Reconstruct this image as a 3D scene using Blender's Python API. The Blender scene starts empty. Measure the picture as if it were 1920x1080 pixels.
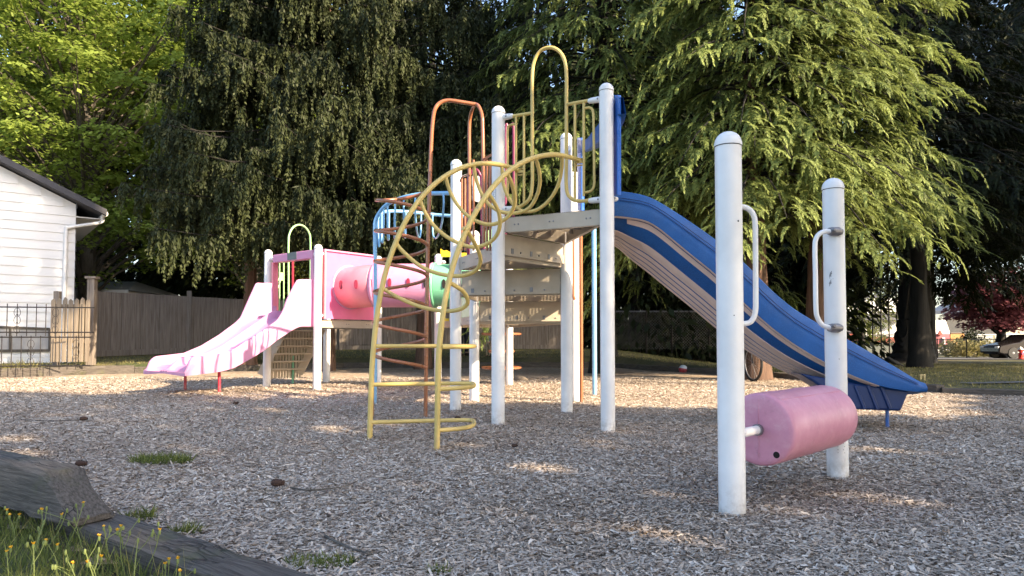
import bpy, bmesh, math, random
import numpy as np
from mathutils import Vector, Matrix, Quaternion
C = bpy.context.scene.collection
SC = bpy.context.scene
R = math.radians
rs = np.random.RandomState(7)
random.seed(5)

# ---------------------------------------------------------------- camera, sky, sun, exposure
F, CAM_H, HZ = 1300.0, 0.8, 635.0          # focal length in photo pixels, eye height, horizon row
PITCH = math.atan(48.0 / F)
cam = bpy.data.cameras.new('camera'); camo = bpy.data.objects.new('camera', cam); C.objects.link(camo)
camo.location = (0, 0, CAM_H); camo.rotation_euler = (R(90) + PITCH, 0, 0)
cam.sensor_width = 36; cam.lens = 36 * F / 1920; cam.shift_y = 47 / 1920
cam.clip_start = 0.05; cam.clip_end = 600
SC.camera = camo
SUN_EL, SUN_AZ = R(30), math.atan2(0.83, -0.56)
SV = Vector((math.sin(SUN_AZ) * math.cos(SUN_EL), math.cos(SUN_AZ) * math.cos(SUN_EL), math.sin(SUN_EL)))
w = bpy.data.worlds.new("World"); SC.world = w; w.use_nodes = True
nt = w.node_tree; bg = nt.nodes['Background']
sky = nt.nodes.new('ShaderNodeTexSky'); sky.sky_type = 'NISHITA'; sky.sun_disc = False
sky.sun_elevation = SUN_EL; sky.sun_rotation = SUN_AZ; sky.air_density = 1.0; sky.dust_density = 2.0
nt.links.new(sky.outputs[0], bg.inputs[0]); bg.inputs[1].default_value = 0.15
sl = bpy.data.lights.new('sun', 'SUN'); so = bpy.data.objects.new('sun', sl); C.objects.link(so)
sl.energy = 5.0; sl.angle = R(0.5); sl.color = (1.0, 0.80, 0.55)
so.rotation_euler = SV.to_track_quat('Z', 'Y').to_euler(); so.location = (12, -10, 14)
SC.view_settings.view_transform = 'Standard'; SC.view_settings.look = 'None'
SC.view_settings.exposure = 1.75; SC.view_settings.gamma = 1; SC.view_settings.use_curve_mapping = False
SC.cycles.max_bounces = 6; SC.cycles.transparent_max_bounces = 12
SC.cycles.use_denoising = True

# ---------------------------------------------------------------- measuring helpers
CP, SP = math.cos(PITCH), math.sin(PITCH)
def ray(x, y):
    u = (x - 960) / F; v = (587 - y) / F
    return Vector((u, CP - v * SP, SP + v * CP))
def at(x, y, Y):                     # point seen at photo pixel (x, y) at depth Y
    d = ray(x, y); return Vector((d.x / d.y * Y, Y, CAM_H + d.z / d.y * Y))
def gr(x, y, z=0.0):                 # point at height z seen at the pixel
    d = ray(x, y); t = (z - CAM_H) / d.z
    return Vector((d.x * t, d.y * t, z))
def onpl(x, y, A, B):                # point on the vertical plane through A and B
    d = ray(x, y); n = Vector((-(B[1] - A[1]), B[0] - A[0], 0))
    t = n.dot(Vector((A[0], A[1], 0))) / n.dot(d)
    return Vector((d.x * t, d.y * t, CAM_H + d.z * t))

# ---------------------------------------------------------------- object helpers
W = {}
def setp(o, label=None, cat=None, group=None, kind=None):
    if label: o['label'] = label
    if cat: o['category'] = cat
    if group: o['group'] = group
    if kind: o['kind'] = kind
    return o
def thing(name, label, cat, loc=(0, 0, 0), group=None):
    o = bpy.data.objects.new(name, None); C.objects.link(o); o.location = loc
    o.empty_display_size = 0.2; W[o.name] = Vector(loc)
    return setp(o, label, cat, group)
def link(name, me, parent=None, org=None):
    o = bpy.data.objects.new(name, me); C.objects.link(o)
    if parent is not None:
        o.parent = parent; W[o.name] = W[parent.name]
    else:
        if org is None: org = (0, 0, 0)
        o.location = org; W[o.name] = Vector(org)
    return o

def catmull(P, n=6, closed=False):
    P = [Vector(p) for p in P]; m = len(P); out = []
    rng = range(m) if closed else range(m - 1)
    for i in rng:
        if closed: a, b, c, d = P[i - 1], P[i], P[(i + 1) % m], P[(i + 2) % m]
        else: a, b, c, d = P[max(i - 1, 0)], P[i], P[i + 1], P[min(i + 2, m - 1)]
        for k in range(n):
            t = k / n
            out.append(0.5 * ((2 * b) + (c - a) * t + (2 * a - 5 * b + 4 * c - d) * t * t + (3 * b - a - 3 * c + d) * t ** 3))
    if not closed: out.append(P[-1])
    return out

class MB:
    def __init__(s): s.v = []; s.f = []
    def add(s, vs, fs):
        n = len(s.v); s.v += [tuple(p) for p in vs]; s.f += [tuple(i + n for i in f) for f in fs]; return s
    def tube(s, pts, r, n=10, closed=False, cap=True):
        pts = [Vector(p) for p in pts]; m = len(pts)
        rr = r if hasattr(r, '__len__') else [r] * m
        T = []
        for i in range(m):
            a = pts[i - 1] if (i > 0 or closed) else pts[i]
            b = pts[(i + 1) % m] if (i < m - 1 or closed) else pts[i]
            t = (b - a); T.append(t.normalized() if t.length > 1e-9 else Vector((0, 0, 1)))
        u = T[0].orthogonal().normalized(); vs = []
        for i in range(m):
            u = (u - T[i] * u.dot(T[i]));
            u = u.normalized() if u.length > 1e-6 else T[i].orthogonal().normalized()
            v = T[i].cross(u)
            for k in range(n):
                a = 2 * math.pi * k / n
                vs.append(pts[i] + (u * math.cos(a) + v * math.sin(a)) * rr[i])
        fs = []
        for i in range(m if closed else m - 1):
            j = (i + 1) % m
            for k in range(n):
                l = (k + 1) % n; fs.append((i * n + k, i * n + l, j * n + l, j * n + k))
        if cap and not closed:
            fs.append(tuple(range(n - 1, -1, -1))); fs.append(tuple((m - 1) * n + k for k in range(n)))
        return s.add(vs, fs)
    def box(s, c, size, rz=0, M=None, taper=1):
        x, y, z = size[0] / 2, size[1] / 2, size[2] / 2
        vs = [Vector((a * x * (taper if e > 0 else 1), b * y * (taper if e > 0 else 1), e * z)) for e in (-1, 1) for b in (-1, 1) for a in (-1, 1)]
        m = M if M is not None else Matrix.Rotation(rz, 3, 'Z')
        vs = [m @ p + Vector(c) for p in vs]
        return s.add(vs, [(0, 2, 3, 1), (4, 5, 7, 6), (0, 1, 5, 4), (1, 3, 7, 5), (3, 2, 6, 7), (2, 0, 4, 6)])
    def prism(s, poly, off):            # planar polygon extruded by vector
        n = len(poly); poly = [Vector(p) for p in poly]; off = Vector(off)
        return s.add(poly + [p + off for p in poly],
                     [tuple(range(n))[::-1], tuple(range(n, 2 * n))] + [(i, (i + 1) % n, (i + 1) % n + n, i + n) for i in range(n)])
    def bar(s, a, b, wd, th, up=(0, 0, 1)):   # rectangular bar between two points
        a, b = Vector(a), Vector(b); t = (b - a).normalized(); up = Vector(up)
        sd = t.cross(up); sd = sd.normalized() if sd.length > 1e-5 else t.orthogonal().normalized(); u = sd.cross(t)
        q = [sd * wd / 2 * i + u * th / 2 * j for i, j in ((-1, -1), (1, -1), (1, 1), (-1, 1))]
        return s.add([a + p for p in q] + [b + p for p in q], [(0, 3, 2, 1), (4, 5, 6, 7)] + [(i, (i + 1) % 4, (i + 1) % 4 + 4, i + 4) for i in range(4)])
    def lathe(s, prof, c, n=20, axis=None):   # profile of (r, h)
        c = Vector(c); q = Vector((0, 0, 1)).rotation_difference(Vector(axis)) if axis is not None else Quaternion()
        vs = []; m = len(prof)
        for r, h in prof:
            for k in range(n):
                a = 2 * math.pi * k / n; vs.append(q @ Vector((r * math.cos(a), r * math.sin(a), h)) + c)
        fs = [(i * n + k, i * n + (k + 1) % n, (i + 1) * n + (k + 1) % n, (i + 1) * n + k) for i in range(m - 1) for k in range(n)]
        fs.append(tuple(range(n - 1, -1, -1))); fs.append(tuple((m - 1) * n + k for k in range(n)))
        return s.add(vs, fs)
    def grid(s, rows):                   # loft of equally long rows of points
        n = len(rows[0]); vs = [p for r_ in rows for p in r_]
        return s.add(vs, [(i * n + k, i * n + k + 1, (i + 1) * n + k + 1, (i + 1) * n + k) for i in range(len(rows) - 1) for k in range(n - 1)])
    def build(s, name, mat, parent=None, label=None, cat=None, group=None, kind=None, org=None, smooth=True, bevel=0, solid=0, sharp=40, seg=2):
        o0 = W[parent.name] if parent is not None else None
        if parent is None:
            if org is None:
                A = np.array(s.v); org = ((A[:, 0].min() + A[:, 0].max()) / 2, (A[:, 1].min() + A[:, 1].max()) / 2, A[:, 2].min())
            o0 = Vector(org)
        me = bpy.data.meshes.new(name)
        me.from_pydata([(p[0] - o0[0], p[1] - o0[1], p[2] - o0[2]) for p in s.v], [], s.f)
        bm = bmesh.new(); bm.from_mesh(me)
        bmesh.ops.remove_doubles(bm, verts=bm.verts, dist=1e-5)
        bmesh.ops.recalc_face_normals(bm, faces=bm.faces); bm.to_mesh(me); bm.free()
        if mat: me.materials.append(mat)
        if smooth:
            me.polygons.foreach_set('use_smooth', [True] * len(me.polygons)); me.set_sharp_from_angle(angle=R(sharp))
        o = link(name, me, parent, org)
        if solid:
            m = o.modifiers.new('s', 'SOLIDIFY'); m.thickness = solid; m.offset = 0
        if bevel:
            m = o.modifiers.new('b', 'BEVEL'); m.width = bevel; m.segments = seg; m.limit_method = 'ANGLE'; m.angle_limit = R(35)
            m.harden_normals = False
        return setp(o, label, cat, group, kind)

def npmesh(name, V, nface, mat, rnd=None, parent=None, org=(0, 0, 0), k=4, col=None):   # V: (nface*k,3) separate polygons
    me = bpy.data.meshes.new(name); V = np.asarray(V, dtype=np.float32) - np.array(W[parent.name] if parent is not None else org, dtype=np.float32)
    nv = nface * k
    me.vertices.add(nv); me.vertices.foreach_set('co', V.reshape(-1))
    me.loops.add(nv); me.loops.foreach_set('vertex_index', np.arange(nv, dtype=np.int32))
    me.polygons.add(nface); me.polygons.foreach_set('loop_start', np.arange(0, nv, k, dtype=np.int32))
    me.update(calc_edges=True)
    if rnd is not None:
        a = me.attributes.new('rnd', 'FLOAT', 'POINT'); a.data.foreach_set('value', np.repeat(rnd.astype(np.float32), k))
    me.materials.append(mat)
    return link(name, me, parent, org if parent is None else None)

def leaves(b, d, s, L, Wd, mid=0.45):       # diamond shaped leaves
    L = np.asarray(L)[:, None]; Wd = np.asarray(Wd)[:, None]
    V = np.stack([b, b + d * L * mid + s * Wd / 2, b + d * L, b + d * L * mid - s * Wd / 2], axis=1)
    return V.reshape(-1, 3)
def nrm(a): return a / (np.linalg.norm(a, axis=-1, keepdims=True) + 1e-9)

# ---------------------------------------------------------------- materials
def mat(name, build):
    m = bpy.data.materials.new(name); m.use_nodes = True; t = m.node_tree
    b = t.nodes['Principled BSDF']; build(t, b); return m
def nd(t, k, **kw):
    n = t.nodes.new(k)
    for a, v in kw.items():
        if a.startswith('i_'):
            key = a[2:]; n.inputs[int(key) if key.isdigit() else key].default_value = v
        else: setattr(n, a, v)
    return n
def ramp(t, fac, stops):
    n = t.nodes.new('ShaderNodeValToRGB'); e = n.color_ramp.elements
    e[0].position, e[0].color = stops[0][0], (*stops[0][1], 1); e[1].position, e[1].color = stops[-1][0], (*stops[-1][1], 1)
    for p, c in stops[1:-1]:
        x = e.new(p); x.color = (*c, 1)
    if fac is not None: t.links.new(fac, n.inputs[0])
    return n
def mixc(t, fac, a, b, mode='MIX'):
    n = t.nodes.new('ShaderNodeMix'); n.data_type = 'RGBA'; n.blend_type = mode
    for k, v in ((0, fac), (6, a), (7, b)):
        if hasattr(v, 'links'): t.links.new(v, n.inputs[k])
        else: n.inputs[k].default_value = v if k == 0 or len(v) == 4 else (*v, 1)
    return n.outputs[2]
def noise(t, scale, detail=4, rough=.6, vec=None, stretch=None, coord='Object'):
    n = nd(t, 'ShaderNodeTexNoise'); n.inputs['Scale'].default_value = scale; n.inputs['Detail'].default_value = detail; n.inputs['Roughness'].default_value = rough
    if vec is None: vec = nd(t, 'ShaderNodeTexCoord').outputs[coord]
    if stretch:
        mp = nd(t, 'ShaderNodeMapping'); mp.inputs['Scale'].default_value = stretch; t.links.new(vec, mp.inputs[0]); vec = mp.outputs[0]
    t.links.new(vec, n.inputs['Vector']); return n.outputs[0]
def bump(t, b, h, strength=.3, dist=.01):
    n = nd(t, 'ShaderNodeBump'); n.inputs['Strength'].default_value = strength; n.inputs['Distance'].default_value = dist
    t.links.new(h, n.inputs['Height']); t.links.new(n.outputs[0], b.inputs['Normal'])
def sc3(c, k): return tuple(min(1, x * k) for x in c)

def paint(name, col, rough=.4, chips=None, dirt=True, var=.12, speck=None, coat=0):
    def f(t, b):
        n1 = noise(t, 3.5, 5); c = mixc(t, ramp(t, n1, [(.3, (0, 0, 0)), (.7, (1, 1, 1))]).outputs[0], sc3(col, 1 - var), sc3(col, 1 + var * .5))
        if speck:
            s = noise(t, 260, 1); c = mixc(t, ramp(t, s, [(.56, (0, 0, 0)), (.62, (1, 1, 1))]).outputs[0], c, speck)
        if dirt:
            g = nd(t, 'ShaderNodeNewGeometry'); sp = nd(t, 'ShaderNodeSeparateXYZ'); t.links.new(g.outputs['Position'], sp.inputs[0])
            mr = nd(t, 'ShaderNodeMapRange'); mr.inputs[1].default_value = 0; mr.inputs[2].default_value = .2; mr.inputs[3].default_value = .7; mr.inputs[4].default_value = 0
            t.links.new(sp.outputs[2], mr.inputs[0])
            m = nd(t, 'ShaderNodeMath', operation='MULTIPLY'); t.links.new(mr.outputs[0], m.inputs[0])
            t.links.new(ramp(t, noise(t, 14, 6, .7), [(.4, (0, 0, 0)), (.68, (1, 1, 1))]).outputs[0], m.inputs[1])
            c = mixc(t, m.outputs[0], c, (.23, .19, .15))
            st = ramp(t, noise(t, 4, 5, .7, stretch=(5, 5, .5)), [(.66, (0, 0, 0)), (.9, (.22, .22, .22))]).outputs[0]
            c = mixc(t, st, c, (.3, .29, .27))
        if chips:
            ch = ramp(t, noise(t, 16, 5, .65, stretch=(1, 1, .35)), [(.655, (0, 0, 0)), (.665, (1, 1, 1))]).outputs[0]
            c = mixc(t, ch, c, chips)
        t.links.new(c, b.inputs['Base Color'])
        rr = ramp(t, noise(t, 9, 4), [(.3, (rough * .8,) * 3), (.7, (min(1, rough * 1.3),) * 3)]); t.links.new(rr.outputs[0], b.inputs['Roughness'])
        b.inputs['Coat Weight'].default_value = coat
        bump(t, b, noise(t, 90, 2), .06, .002)
    return mat(name, f)
def flat(name, col, rough=.7, metal=0, var=.2, scale=6):
    def f(t, b):
        c = mixc(t, noise(t, scale, 5), sc3(col, 1 - var), sc3(col, 1 + var)); t.links.new(c, b.inputs['Base Color'])
        b.inputs['Roughness'].default_value = rough; b.inputs['Metallic'].default_value = metal
    return mat(name, f)
def leafm(name, c0, c1, trans=.35, rough=.55):
    def f(t, b):
        a = nd(t, 'ShaderNodeAttribute', attribute_name='rnd'); c = ramp(t, a.outputs['Fac'], [(0, c0), (1, c1)]).outputs[0]
        t.links.new(c, b.inputs['Base Color']); b.inputs['Roughness'].default_value = rough; b.inputs['Specular IOR Level'].default_value = .15
        tr = nd(t, 'ShaderNodeBsdfTranslucent'); t.links.new(mixc(t, .5, c, (*sc3(c1, 1.5),), 'MIX'), tr.inputs[0])
        m = nd(t, 'ShaderNodeMixShader'); m.inputs[0].default_value = trans
        t.links.new(b.outputs[0], m.inputs[1]); t.links.new(tr.outputs[0], m.inputs[2]); t.links.new(m.outputs[0], t.nodes['Material Output'].inputs[0])
    return mat(name, f)
def wood(name, c0, c1, stretch=(1, 1, .06), scale=30, dark=(.03, .025, .02), bs=.5, rough=.85, crack=0):
    def f(t, b):
        n = noise(t, scale, 6, .65, stretch=stretch); big = noise(t, 1.6, 3)
        c = mixc(t, big, ramp(t, n, [(.3, dark), (.42, c0), (.7, c1)]).outputs[0], ramp(t, n, [(.3, c0), (.7, sc3(c1, .8))]).outputs[0])
        if crack:
            mp = nd(t, 'ShaderNodeMapping'); mp.inputs['Scale'].default_value = (.55, 30, 30); tc = nd(t, 'ShaderNodeTexCoord'); wob = nd(t, 'ShaderNodeTexNoise'); wob.inputs['Scale'].default_value = 7; t.links.new(tc.outputs['Object'], wob.inputs['Vector'])
            t.links.new(mixc(t, .035, tc.outputs['Object'], wob.outputs[1]), mp.inputs[0]); v = nd(t, 'ShaderNodeTexVoronoi', feature='DISTANCE_TO_EDGE'); v.inputs['Scale'].default_value = 1; t.links.new(mp.outputs[0], v.inputs['Vector'])
            k = ramp(t, v.outputs['Distance'], [(0, (0, 0, 0)), (.035, (1, 1, 1))]).outputs[0]; k = mixc(t, ramp(t, noise(t, 4, 3), [(.5, (0, 0, 0)), (.56, (1, 1, 1))]).outputs[0], (1, 1, 1), k); c = mixc(t, k, (.006, .005, .004), c)
            ms = ramp(t, noise(t, 5, 5), [(.56, (0, 0, 0)), (.72, (.6, .6, .6))]).outputs[0]; c = mixc(t, ms, c, (.075, .08, .03))
            n = mixc(t, .6, n, k)
        t.links.new(c, b.inputs['Base Color']); b.inputs['Roughness'].default_value = rough; bump(t, b, n, bs, .01)
    return mat(name, f)

M = {}
M['white'] = paint('white_post_paint', (.80, .79, .79), .38, coat=.1)
M['whitechip'] = paint('worn_white_paint', (.74, .74, .75), .38, chips=(.2, .2, .21), coat=.1)
M['yellow'] = paint('faded_yellow_paint', (.64, .47, .15), .42, chips=(.40, .30, .14), var=.22)
M['orange'] = paint('brown_orange_paint', (.34, .125, .055), .28, var=.2, coat=.3)
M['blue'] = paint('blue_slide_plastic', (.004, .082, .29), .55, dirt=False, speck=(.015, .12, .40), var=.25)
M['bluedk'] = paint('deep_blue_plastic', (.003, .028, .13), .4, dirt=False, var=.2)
M['bluem'] = paint('blue_paint', (.02, .13, .5), .3)
M['tanreflect'] = paint('tan_reflection_plastic', (.68, .50, .43), .42, dirt=False, var=.15)  # tan paints the sunlit ground's reflection into the slide underside
M['lblue'] = paint('light_blue_paint', (.22, .47, .74), .3, coat=.3)
M['pink'] = paint('faded_pink_plastic', (.58, .25, .41), .42, dirt=False, var=.12)
M['pinkroll'] = paint('dusty_pink_plastic', (.56, .24, .32), .45, dirt=False, var=.18)
def rollm(t, b):
    c = mixc(t, ramp(t, noise(t, 5, 6, .7), [(.3, (0, 0, 0)), (.72, (1, 1, 1))]).outputs[0], (.50, .20, .29), (.64, .30, .40))
    st = ramp(t, noise(t, 30, 6, .75, stretch=(1, .25, .9)), [(.52, (0, 0, 0)), (.8, (.55, .55, .55))]).outputs[0]; c = mixc(t, st, c, (.66, .44, .49))
    sd = ramp(t, noise(t, 7, 7, .8), [(.60, (0, 0, 0)), (.72, (.55, .55, .55))]).outputs[0]; c = mixc(t, sd, c, (.30, .13, .16))
    t.links.new(c, b.inputs['Base Color']); b.inputs['Roughness'].default_value = .42; bump(t, b, noise(t, 60, 4), .12, .003)
M['pinkroll'] = mat('dusty_pink_plastic_worn', rollm)
M['hotpink'] = paint('hot_pink_plastic', (.80, .16, .34), .38, dirt=False, var=.1)
M['salmon'] = paint('salmon_red_plastic', (.80, .24, .30), .35, dirt=False, var=.1)
M['red'] = paint('red_paint', (.45, .015, .04), .35)
M['green'] = paint('green_plastic', (.16, .44, .28), .38, dirt=False)
M['lgreen'] = paint('pale_green_paint', (.36, .62, .28), .38, dirt=False)
M['maroon'] = paint('maroon_paint', (.17, .012, .06), .35)
M['yellowp'] = paint('bright_yellow_plastic', (.8, .5, .02), .4, dirt=False)
M['grayp'] = paint('grey_plastic', (.12, .15, .15), .5, dirt=False)
M['tan'] = paint('tan_coated_metal', (.50, .43, .34), .5, dirt=False, var=.18)
M['metal'] = flat('worn_grey_metal', (.22, .22, .24), .45, .7, .6, 25)
M['black'] = flat('black_rubber', (.012, .012, .013), .6)
M['holefill'] = flat('dark_hole_fill', (.01, .006, .006), .9)  # solid near-black fill painting the shade inside holes
M['slotred'] = flat('dark_red_slot_fill', (.22, .01, .04), .7)  # solid dark red fill painting the dim tube inside behind the slots
M['iron'] = flat('black_iron', (.018, .015, .015), .5, .3)
def perf(t, b):
    tc = nd(t, 'ShaderNodeTexCoord'); mp = nd(t, 'ShaderNodeMapping'); mp.inputs['Scale'].default_value = (45, 45, 45); mp.inputs['Rotation'].default_value = (0, 0, .6)
    t.links.new(tc.outputs['Object'], mp.inputs[0]); fr = nd(t, 'ShaderNodeVectorMath', operation='FRACTION'); t.links.new(mp.outputs[0], fr.inputs[0])
    su = nd(t, 'ShaderNodeVectorMath', operation='SUBTRACT'); su.inputs[1].default_value = (.5, .5, .5); t.links.new(fr.outputs[0], su.inputs[0])
    mu = nd(t, 'ShaderNodeVectorMath', operation='MULTIPLY'); mu.inputs[1].default_value = (1, 1, 0); t.links.new(su.outputs[0], mu.inputs[0])
    le = nd(t, 'ShaderNodeVectorMath', operation='LENGTH'); t.links.new(mu.outputs[0], le.inputs[0])
    lt = nd(t, 'ShaderNodeMath', operation='LESS_THAN'); lt.inputs[1].default_value = .34; t.links.new(le.outputs['Value'], lt.inputs[0])
    b.inputs['Base Color'].default_value = (.42, .36, .28, 1); b.inputs['Roughness'].default_value = .5
    tr = nd(t, 'ShaderNodeBsdfTransparent'); m = nd(t, 'ShaderNodeMixShader'); t.links.new(lt.outputs[0], m.inputs[0])
    t.links.new(b.outputs[0], m.inputs[1]); t.links.new(tr.outputs[0], m.inputs[2]); t.links.new(m.outputs[0], t.nodes['Material Output'].inputs[0])
M['perf'] = mat('perforated_tan_steel', perf)
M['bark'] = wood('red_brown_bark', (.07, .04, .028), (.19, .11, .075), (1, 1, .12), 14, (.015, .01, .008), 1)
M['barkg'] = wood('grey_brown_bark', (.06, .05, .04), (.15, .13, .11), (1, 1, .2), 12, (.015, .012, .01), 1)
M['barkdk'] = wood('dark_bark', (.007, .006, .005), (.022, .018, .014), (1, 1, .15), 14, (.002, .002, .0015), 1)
M['fence'] = wood('weathered_fence_wood', (.15, .12, .10), (.31, .27, .235), (1, 1, .05), 26, (.05, .04, .032), .4)
M['picket'] = wood('pale_picket_wood', (.17, .135, .10), (.30, .25, .19), (1, 1, .06), 26, (.08, .06, .045), .4)
M['beam'] = wood('weathered_railroad_tie', (.045, .038, .032), (.155, .135, .12), (.04, 1, 1), 110, (.008, .006, .005), 1, crack=1)
M['beamlit'] = wood('sunlit_border_timber', (.28, .22, .16), (.45, .38, .29), (.06, 1, 1), 20, (.1, .07, .05), .5)  # border wood coloured paler to carry the sunlight on it
M['siding'] = flat('white_painted_siding', (.72, .72, .73), .6, 0, .06, 2)
M['trim'] = flat('white_trim', (.75, .75, .76), .5, 0, .05)
M['roofdk'] = flat('dark_roof', (.055, .055, .065), .8, 0, .3, 12)
M['roofgr'] = flat('grey_roof', (.22, .22, .23), .7, 0, .2, 12)
M['glassdk'] = flat('dark_window_glass', (.08, .085, .09), .1, 0, .2)
M['brick'] = flat('red_brick', (.30, .07, .05), .8, 0, .3, 30)
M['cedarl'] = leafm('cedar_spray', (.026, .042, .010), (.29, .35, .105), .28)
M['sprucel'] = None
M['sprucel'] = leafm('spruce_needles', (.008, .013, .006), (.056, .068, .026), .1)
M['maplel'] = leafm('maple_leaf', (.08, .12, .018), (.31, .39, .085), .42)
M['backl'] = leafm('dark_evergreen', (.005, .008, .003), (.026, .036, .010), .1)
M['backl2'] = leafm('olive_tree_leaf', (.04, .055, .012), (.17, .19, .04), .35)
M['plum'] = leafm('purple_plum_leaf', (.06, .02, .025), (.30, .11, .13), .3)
M['shade'] = leafm('unseen_shade_tree_leaf', (.04, .06, .015), (.10, .13, .03), .2)
M['grassl'] = leafm('grass_blade', (.05, .075, .018), (.22, .25, .07), .3)
M['grassdry'] = leafm('dry_grass_blade', (.09, .10, .03), (.32, .28, .12), .3)
def chipm(t, b):
    a = nd(t, 'ShaderNodeAttribute', attribute_name='rnd')
    c = ramp(t, a.outputs['Fac'], [(0, (.14, .10, .075)), (.2, (.30, .24, .19)), (.5, (.46, .38, .31)), (.8, (.61, .53, .45)), (1, (.78, .71, .63))]).outputs[0]
    c = mixc(t, .35, c, ramp(t, noise(t, 60, 4, stretch=(1, 1, 1)), [(.35, (.4, .4, .4)), (.65, (1, 1, 1))]).outputs[0], 'MULTIPLY')
    t.links.new(c, b.inputs['Base Color']); b.inputs['Roughness'].default_value = .8
M['chip'] = mat('wood_chip', chipm)
def chipg(t, b):
    v = nd(t, 'ShaderNodeTexVoronoi'); v.inputs['Scale'].default_value = 38; v.inputs['Randomness'].default_value = 1
    tc = nd(t, 'ShaderNodeTexCoord'); n0 = nd(t, 'ShaderNodeTexNoise'); n0.inputs['Scale'].default_value = 6; t.links.new(tc.outputs['Object'], n0.inputs['Vector'])
    av = mixc(t, .06, tc.outputs['Object'], n0.outputs[1]); mp = nd(t, 'ShaderNodeMapping'); mp.inputs['Scale'].default_value = (.5, 1.25, 1); t.links.new(av, mp.inputs[0]); t.links.new(mp.outputs[0], v.inputs['Vector'])
    c = ramp(t, v.outputs['Color'], [(0, (.09, .06, .04)), (.35, (.26, .195, .14)), (.6, (.44, .36, .28)), (1, (.62, .54, .45))]).outputs[0]
    c = mixc(t, ramp(t, noise(t, .9, 4), [(.3, (0, 0, 0)), (.7, (.6, .6, .6))]).outputs[0], c, (.30, .21, .14))
    t.links.new(c, b.inputs['Base Color']); b.inputs['Roughness'].default_value = .85; bump(t, b, v.outputs['Distance'], .8, .02)
M['chipg'] = mat('wood_chip_bed', chipg)
def grassg(t, b):
    n = noise(t, .7, 5); n2 = noise(t, 30, 4)
    c = mixc(t, ramp(t, n, [(.35, (0, 0, 0)), (.65, (1, 1, 1))]).outputs[0], (.045, .06, .018), (.12, .10, .055))
    c = mixc(t, .6, c, ramp(t, n2, [(.3, (.35, .35, .35)), (.7, (1.3, 1.3, 1.1))]).outputs[0], 'MULTIPLY')
    t.links.new(c, b.inputs['Base Color']); b.inputs['Roughness'].default_value = .9; bump(t, b, n2, .6, .03)
M['grassg'] = mat('dry_lawn', grassg)
M['asphalt'] = flat('asphalt_road', (.13, .13, .135), .85, 0, .15, 20)
def chainl(t, b):
    g = nd(t, 'ShaderNodeNewGeometry'); sp = nd(t, 'ShaderNodeSeparateXYZ'); t.links.new(g.outputs['Position'], sp.inputs[0])
    def line(op):
        a = nd(t, 'ShaderNodeMath', operation=op); t.links.new(sp.outputs[0], a.inputs[0]); t.links.new(sp.outputs[2], a.inputs[1])
        m = nd(t, 'ShaderNodeMath', operation='MULTIPLY'); m.inputs[1].default_value = 9; t.links.new(a.outputs[0], m.inputs[0])
        f_ = nd(t, 'ShaderNodeMath', operation='FRACT'); t.links.new(m.outputs[0], f_.inputs[0])
        l = nd(t, 'ShaderNodeMath', operation='LESS_THAN'); l.inputs[1].default_value = .09; t.links.new(f_.outputs[0], l.inputs[0]); return l.outputs[0]
    mx = nd(t, 'ShaderNodeMath', operation='MAXIMUM'); t.links.new(line('ADD'), mx.inputs[0]); t.links.new(line('SUBTRACT'), mx.inputs[1])
    b.inputs['Base Color'].default_value = (.2, .2, .2, 1); b.inputs['Metallic'].default_value = .5; b.inputs['Roughness'].default_value = .5
    tr = nd(t, 'ShaderNodeBsdfTransparent'); m = nd(t, 'ShaderNodeMixShader'); t.links.new(mx.outputs[0], m.inputs[0])
    t.links.new(tr.outputs[0], m.inputs[1]); t.links.new(b.outputs[0], m.inputs[2]); t.links.new(m.outputs[0], t.nodes['Material Output'].inputs[0])
M['chain'] = mat('chain_link_wire', chainl)

# ---------------------------------------------------------------- ground
POLY = np.array([(-16, 11.2), (-10.6, 14.2), (-8.7, 16), (-4.6, 18.9), (2.8, 19.3), (5.3, 14), (6.3, 10.2), (9, 9), (16, 7.2), (16, -3), (4, -1.5), (.35, 1.25), (-.70, 2.07), (-1.65, 2.79), (-2.5, 3.42), (-6, 6), (-16, 10.2)], float)
def sdist(X, Y):                      # signed distance to the play area's outline, negative inside
    X = np.asarray(X, float); Y = np.asarray(Y, float); d = np.full(X.shape, 1e9); ins = np.zeros(X.shape, bool); n = len(POLY)
    for i in range(n):
        a, b = POLY[i], POLY[(i + 1) % n]; e = b - a; t = np.clip(((X - a[0]) * e[0] + (Y - a[1]) * e[1]) / (e @ e), 0, 1)
        d = np.minimum(d, np.hypot(X - a[0] - t * e[0], Y - a[1] - t * e[1]))
        c = ((a[1] > Y) != (b[1] > Y)) & (X < (b[0] - a[0]) * (Y - a[1]) / (b[1] - a[1] + 1e-12) + a[0]); ins ^= c
    return np.where(ins, -d, d)
def sstep(a, b, x): t = np.clip((x - a) / (b - a), 0, 1); return t * t * (3 - 2 * t)
def lawn(X, Y):
    X = np.asarray(X, float); Y = np.asarray(Y, float)
    zl = .13 + .021 * np.clip(Y - 12, 0, 12) ; zr = .08 - .0156 * np.clip(Y - 10, 0, 60)
    z = zl + (zr - zl) * sstep(3, 8, X)
    nf = sstep(9, 5, Y); z = z * (1 - nf) + .03 * nf
    return z + .015 * np.sin(X * 1.3 + Y * .7) * np.cos(Y * 1.1)
def bedz(X, Y):
    return .012 * np.sin(X * 1.9 + 1) * np.cos(Y * 1.6) + .045 * np.exp(-((X + 4.55) ** 2 + (Y - 9.65) ** 2) / .7) - .03 * np.exp(-((X - 1.5) ** 2 + (Y - 3.75) ** 2) / .4)
def gz(X, Y):
    s = sdist(X, Y); return np.where(s < 0, bedz(X, Y), lawn(X, Y))
def G(X, Y): return float(gz(np.array([X]), np.array([Y]))[0])
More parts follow.
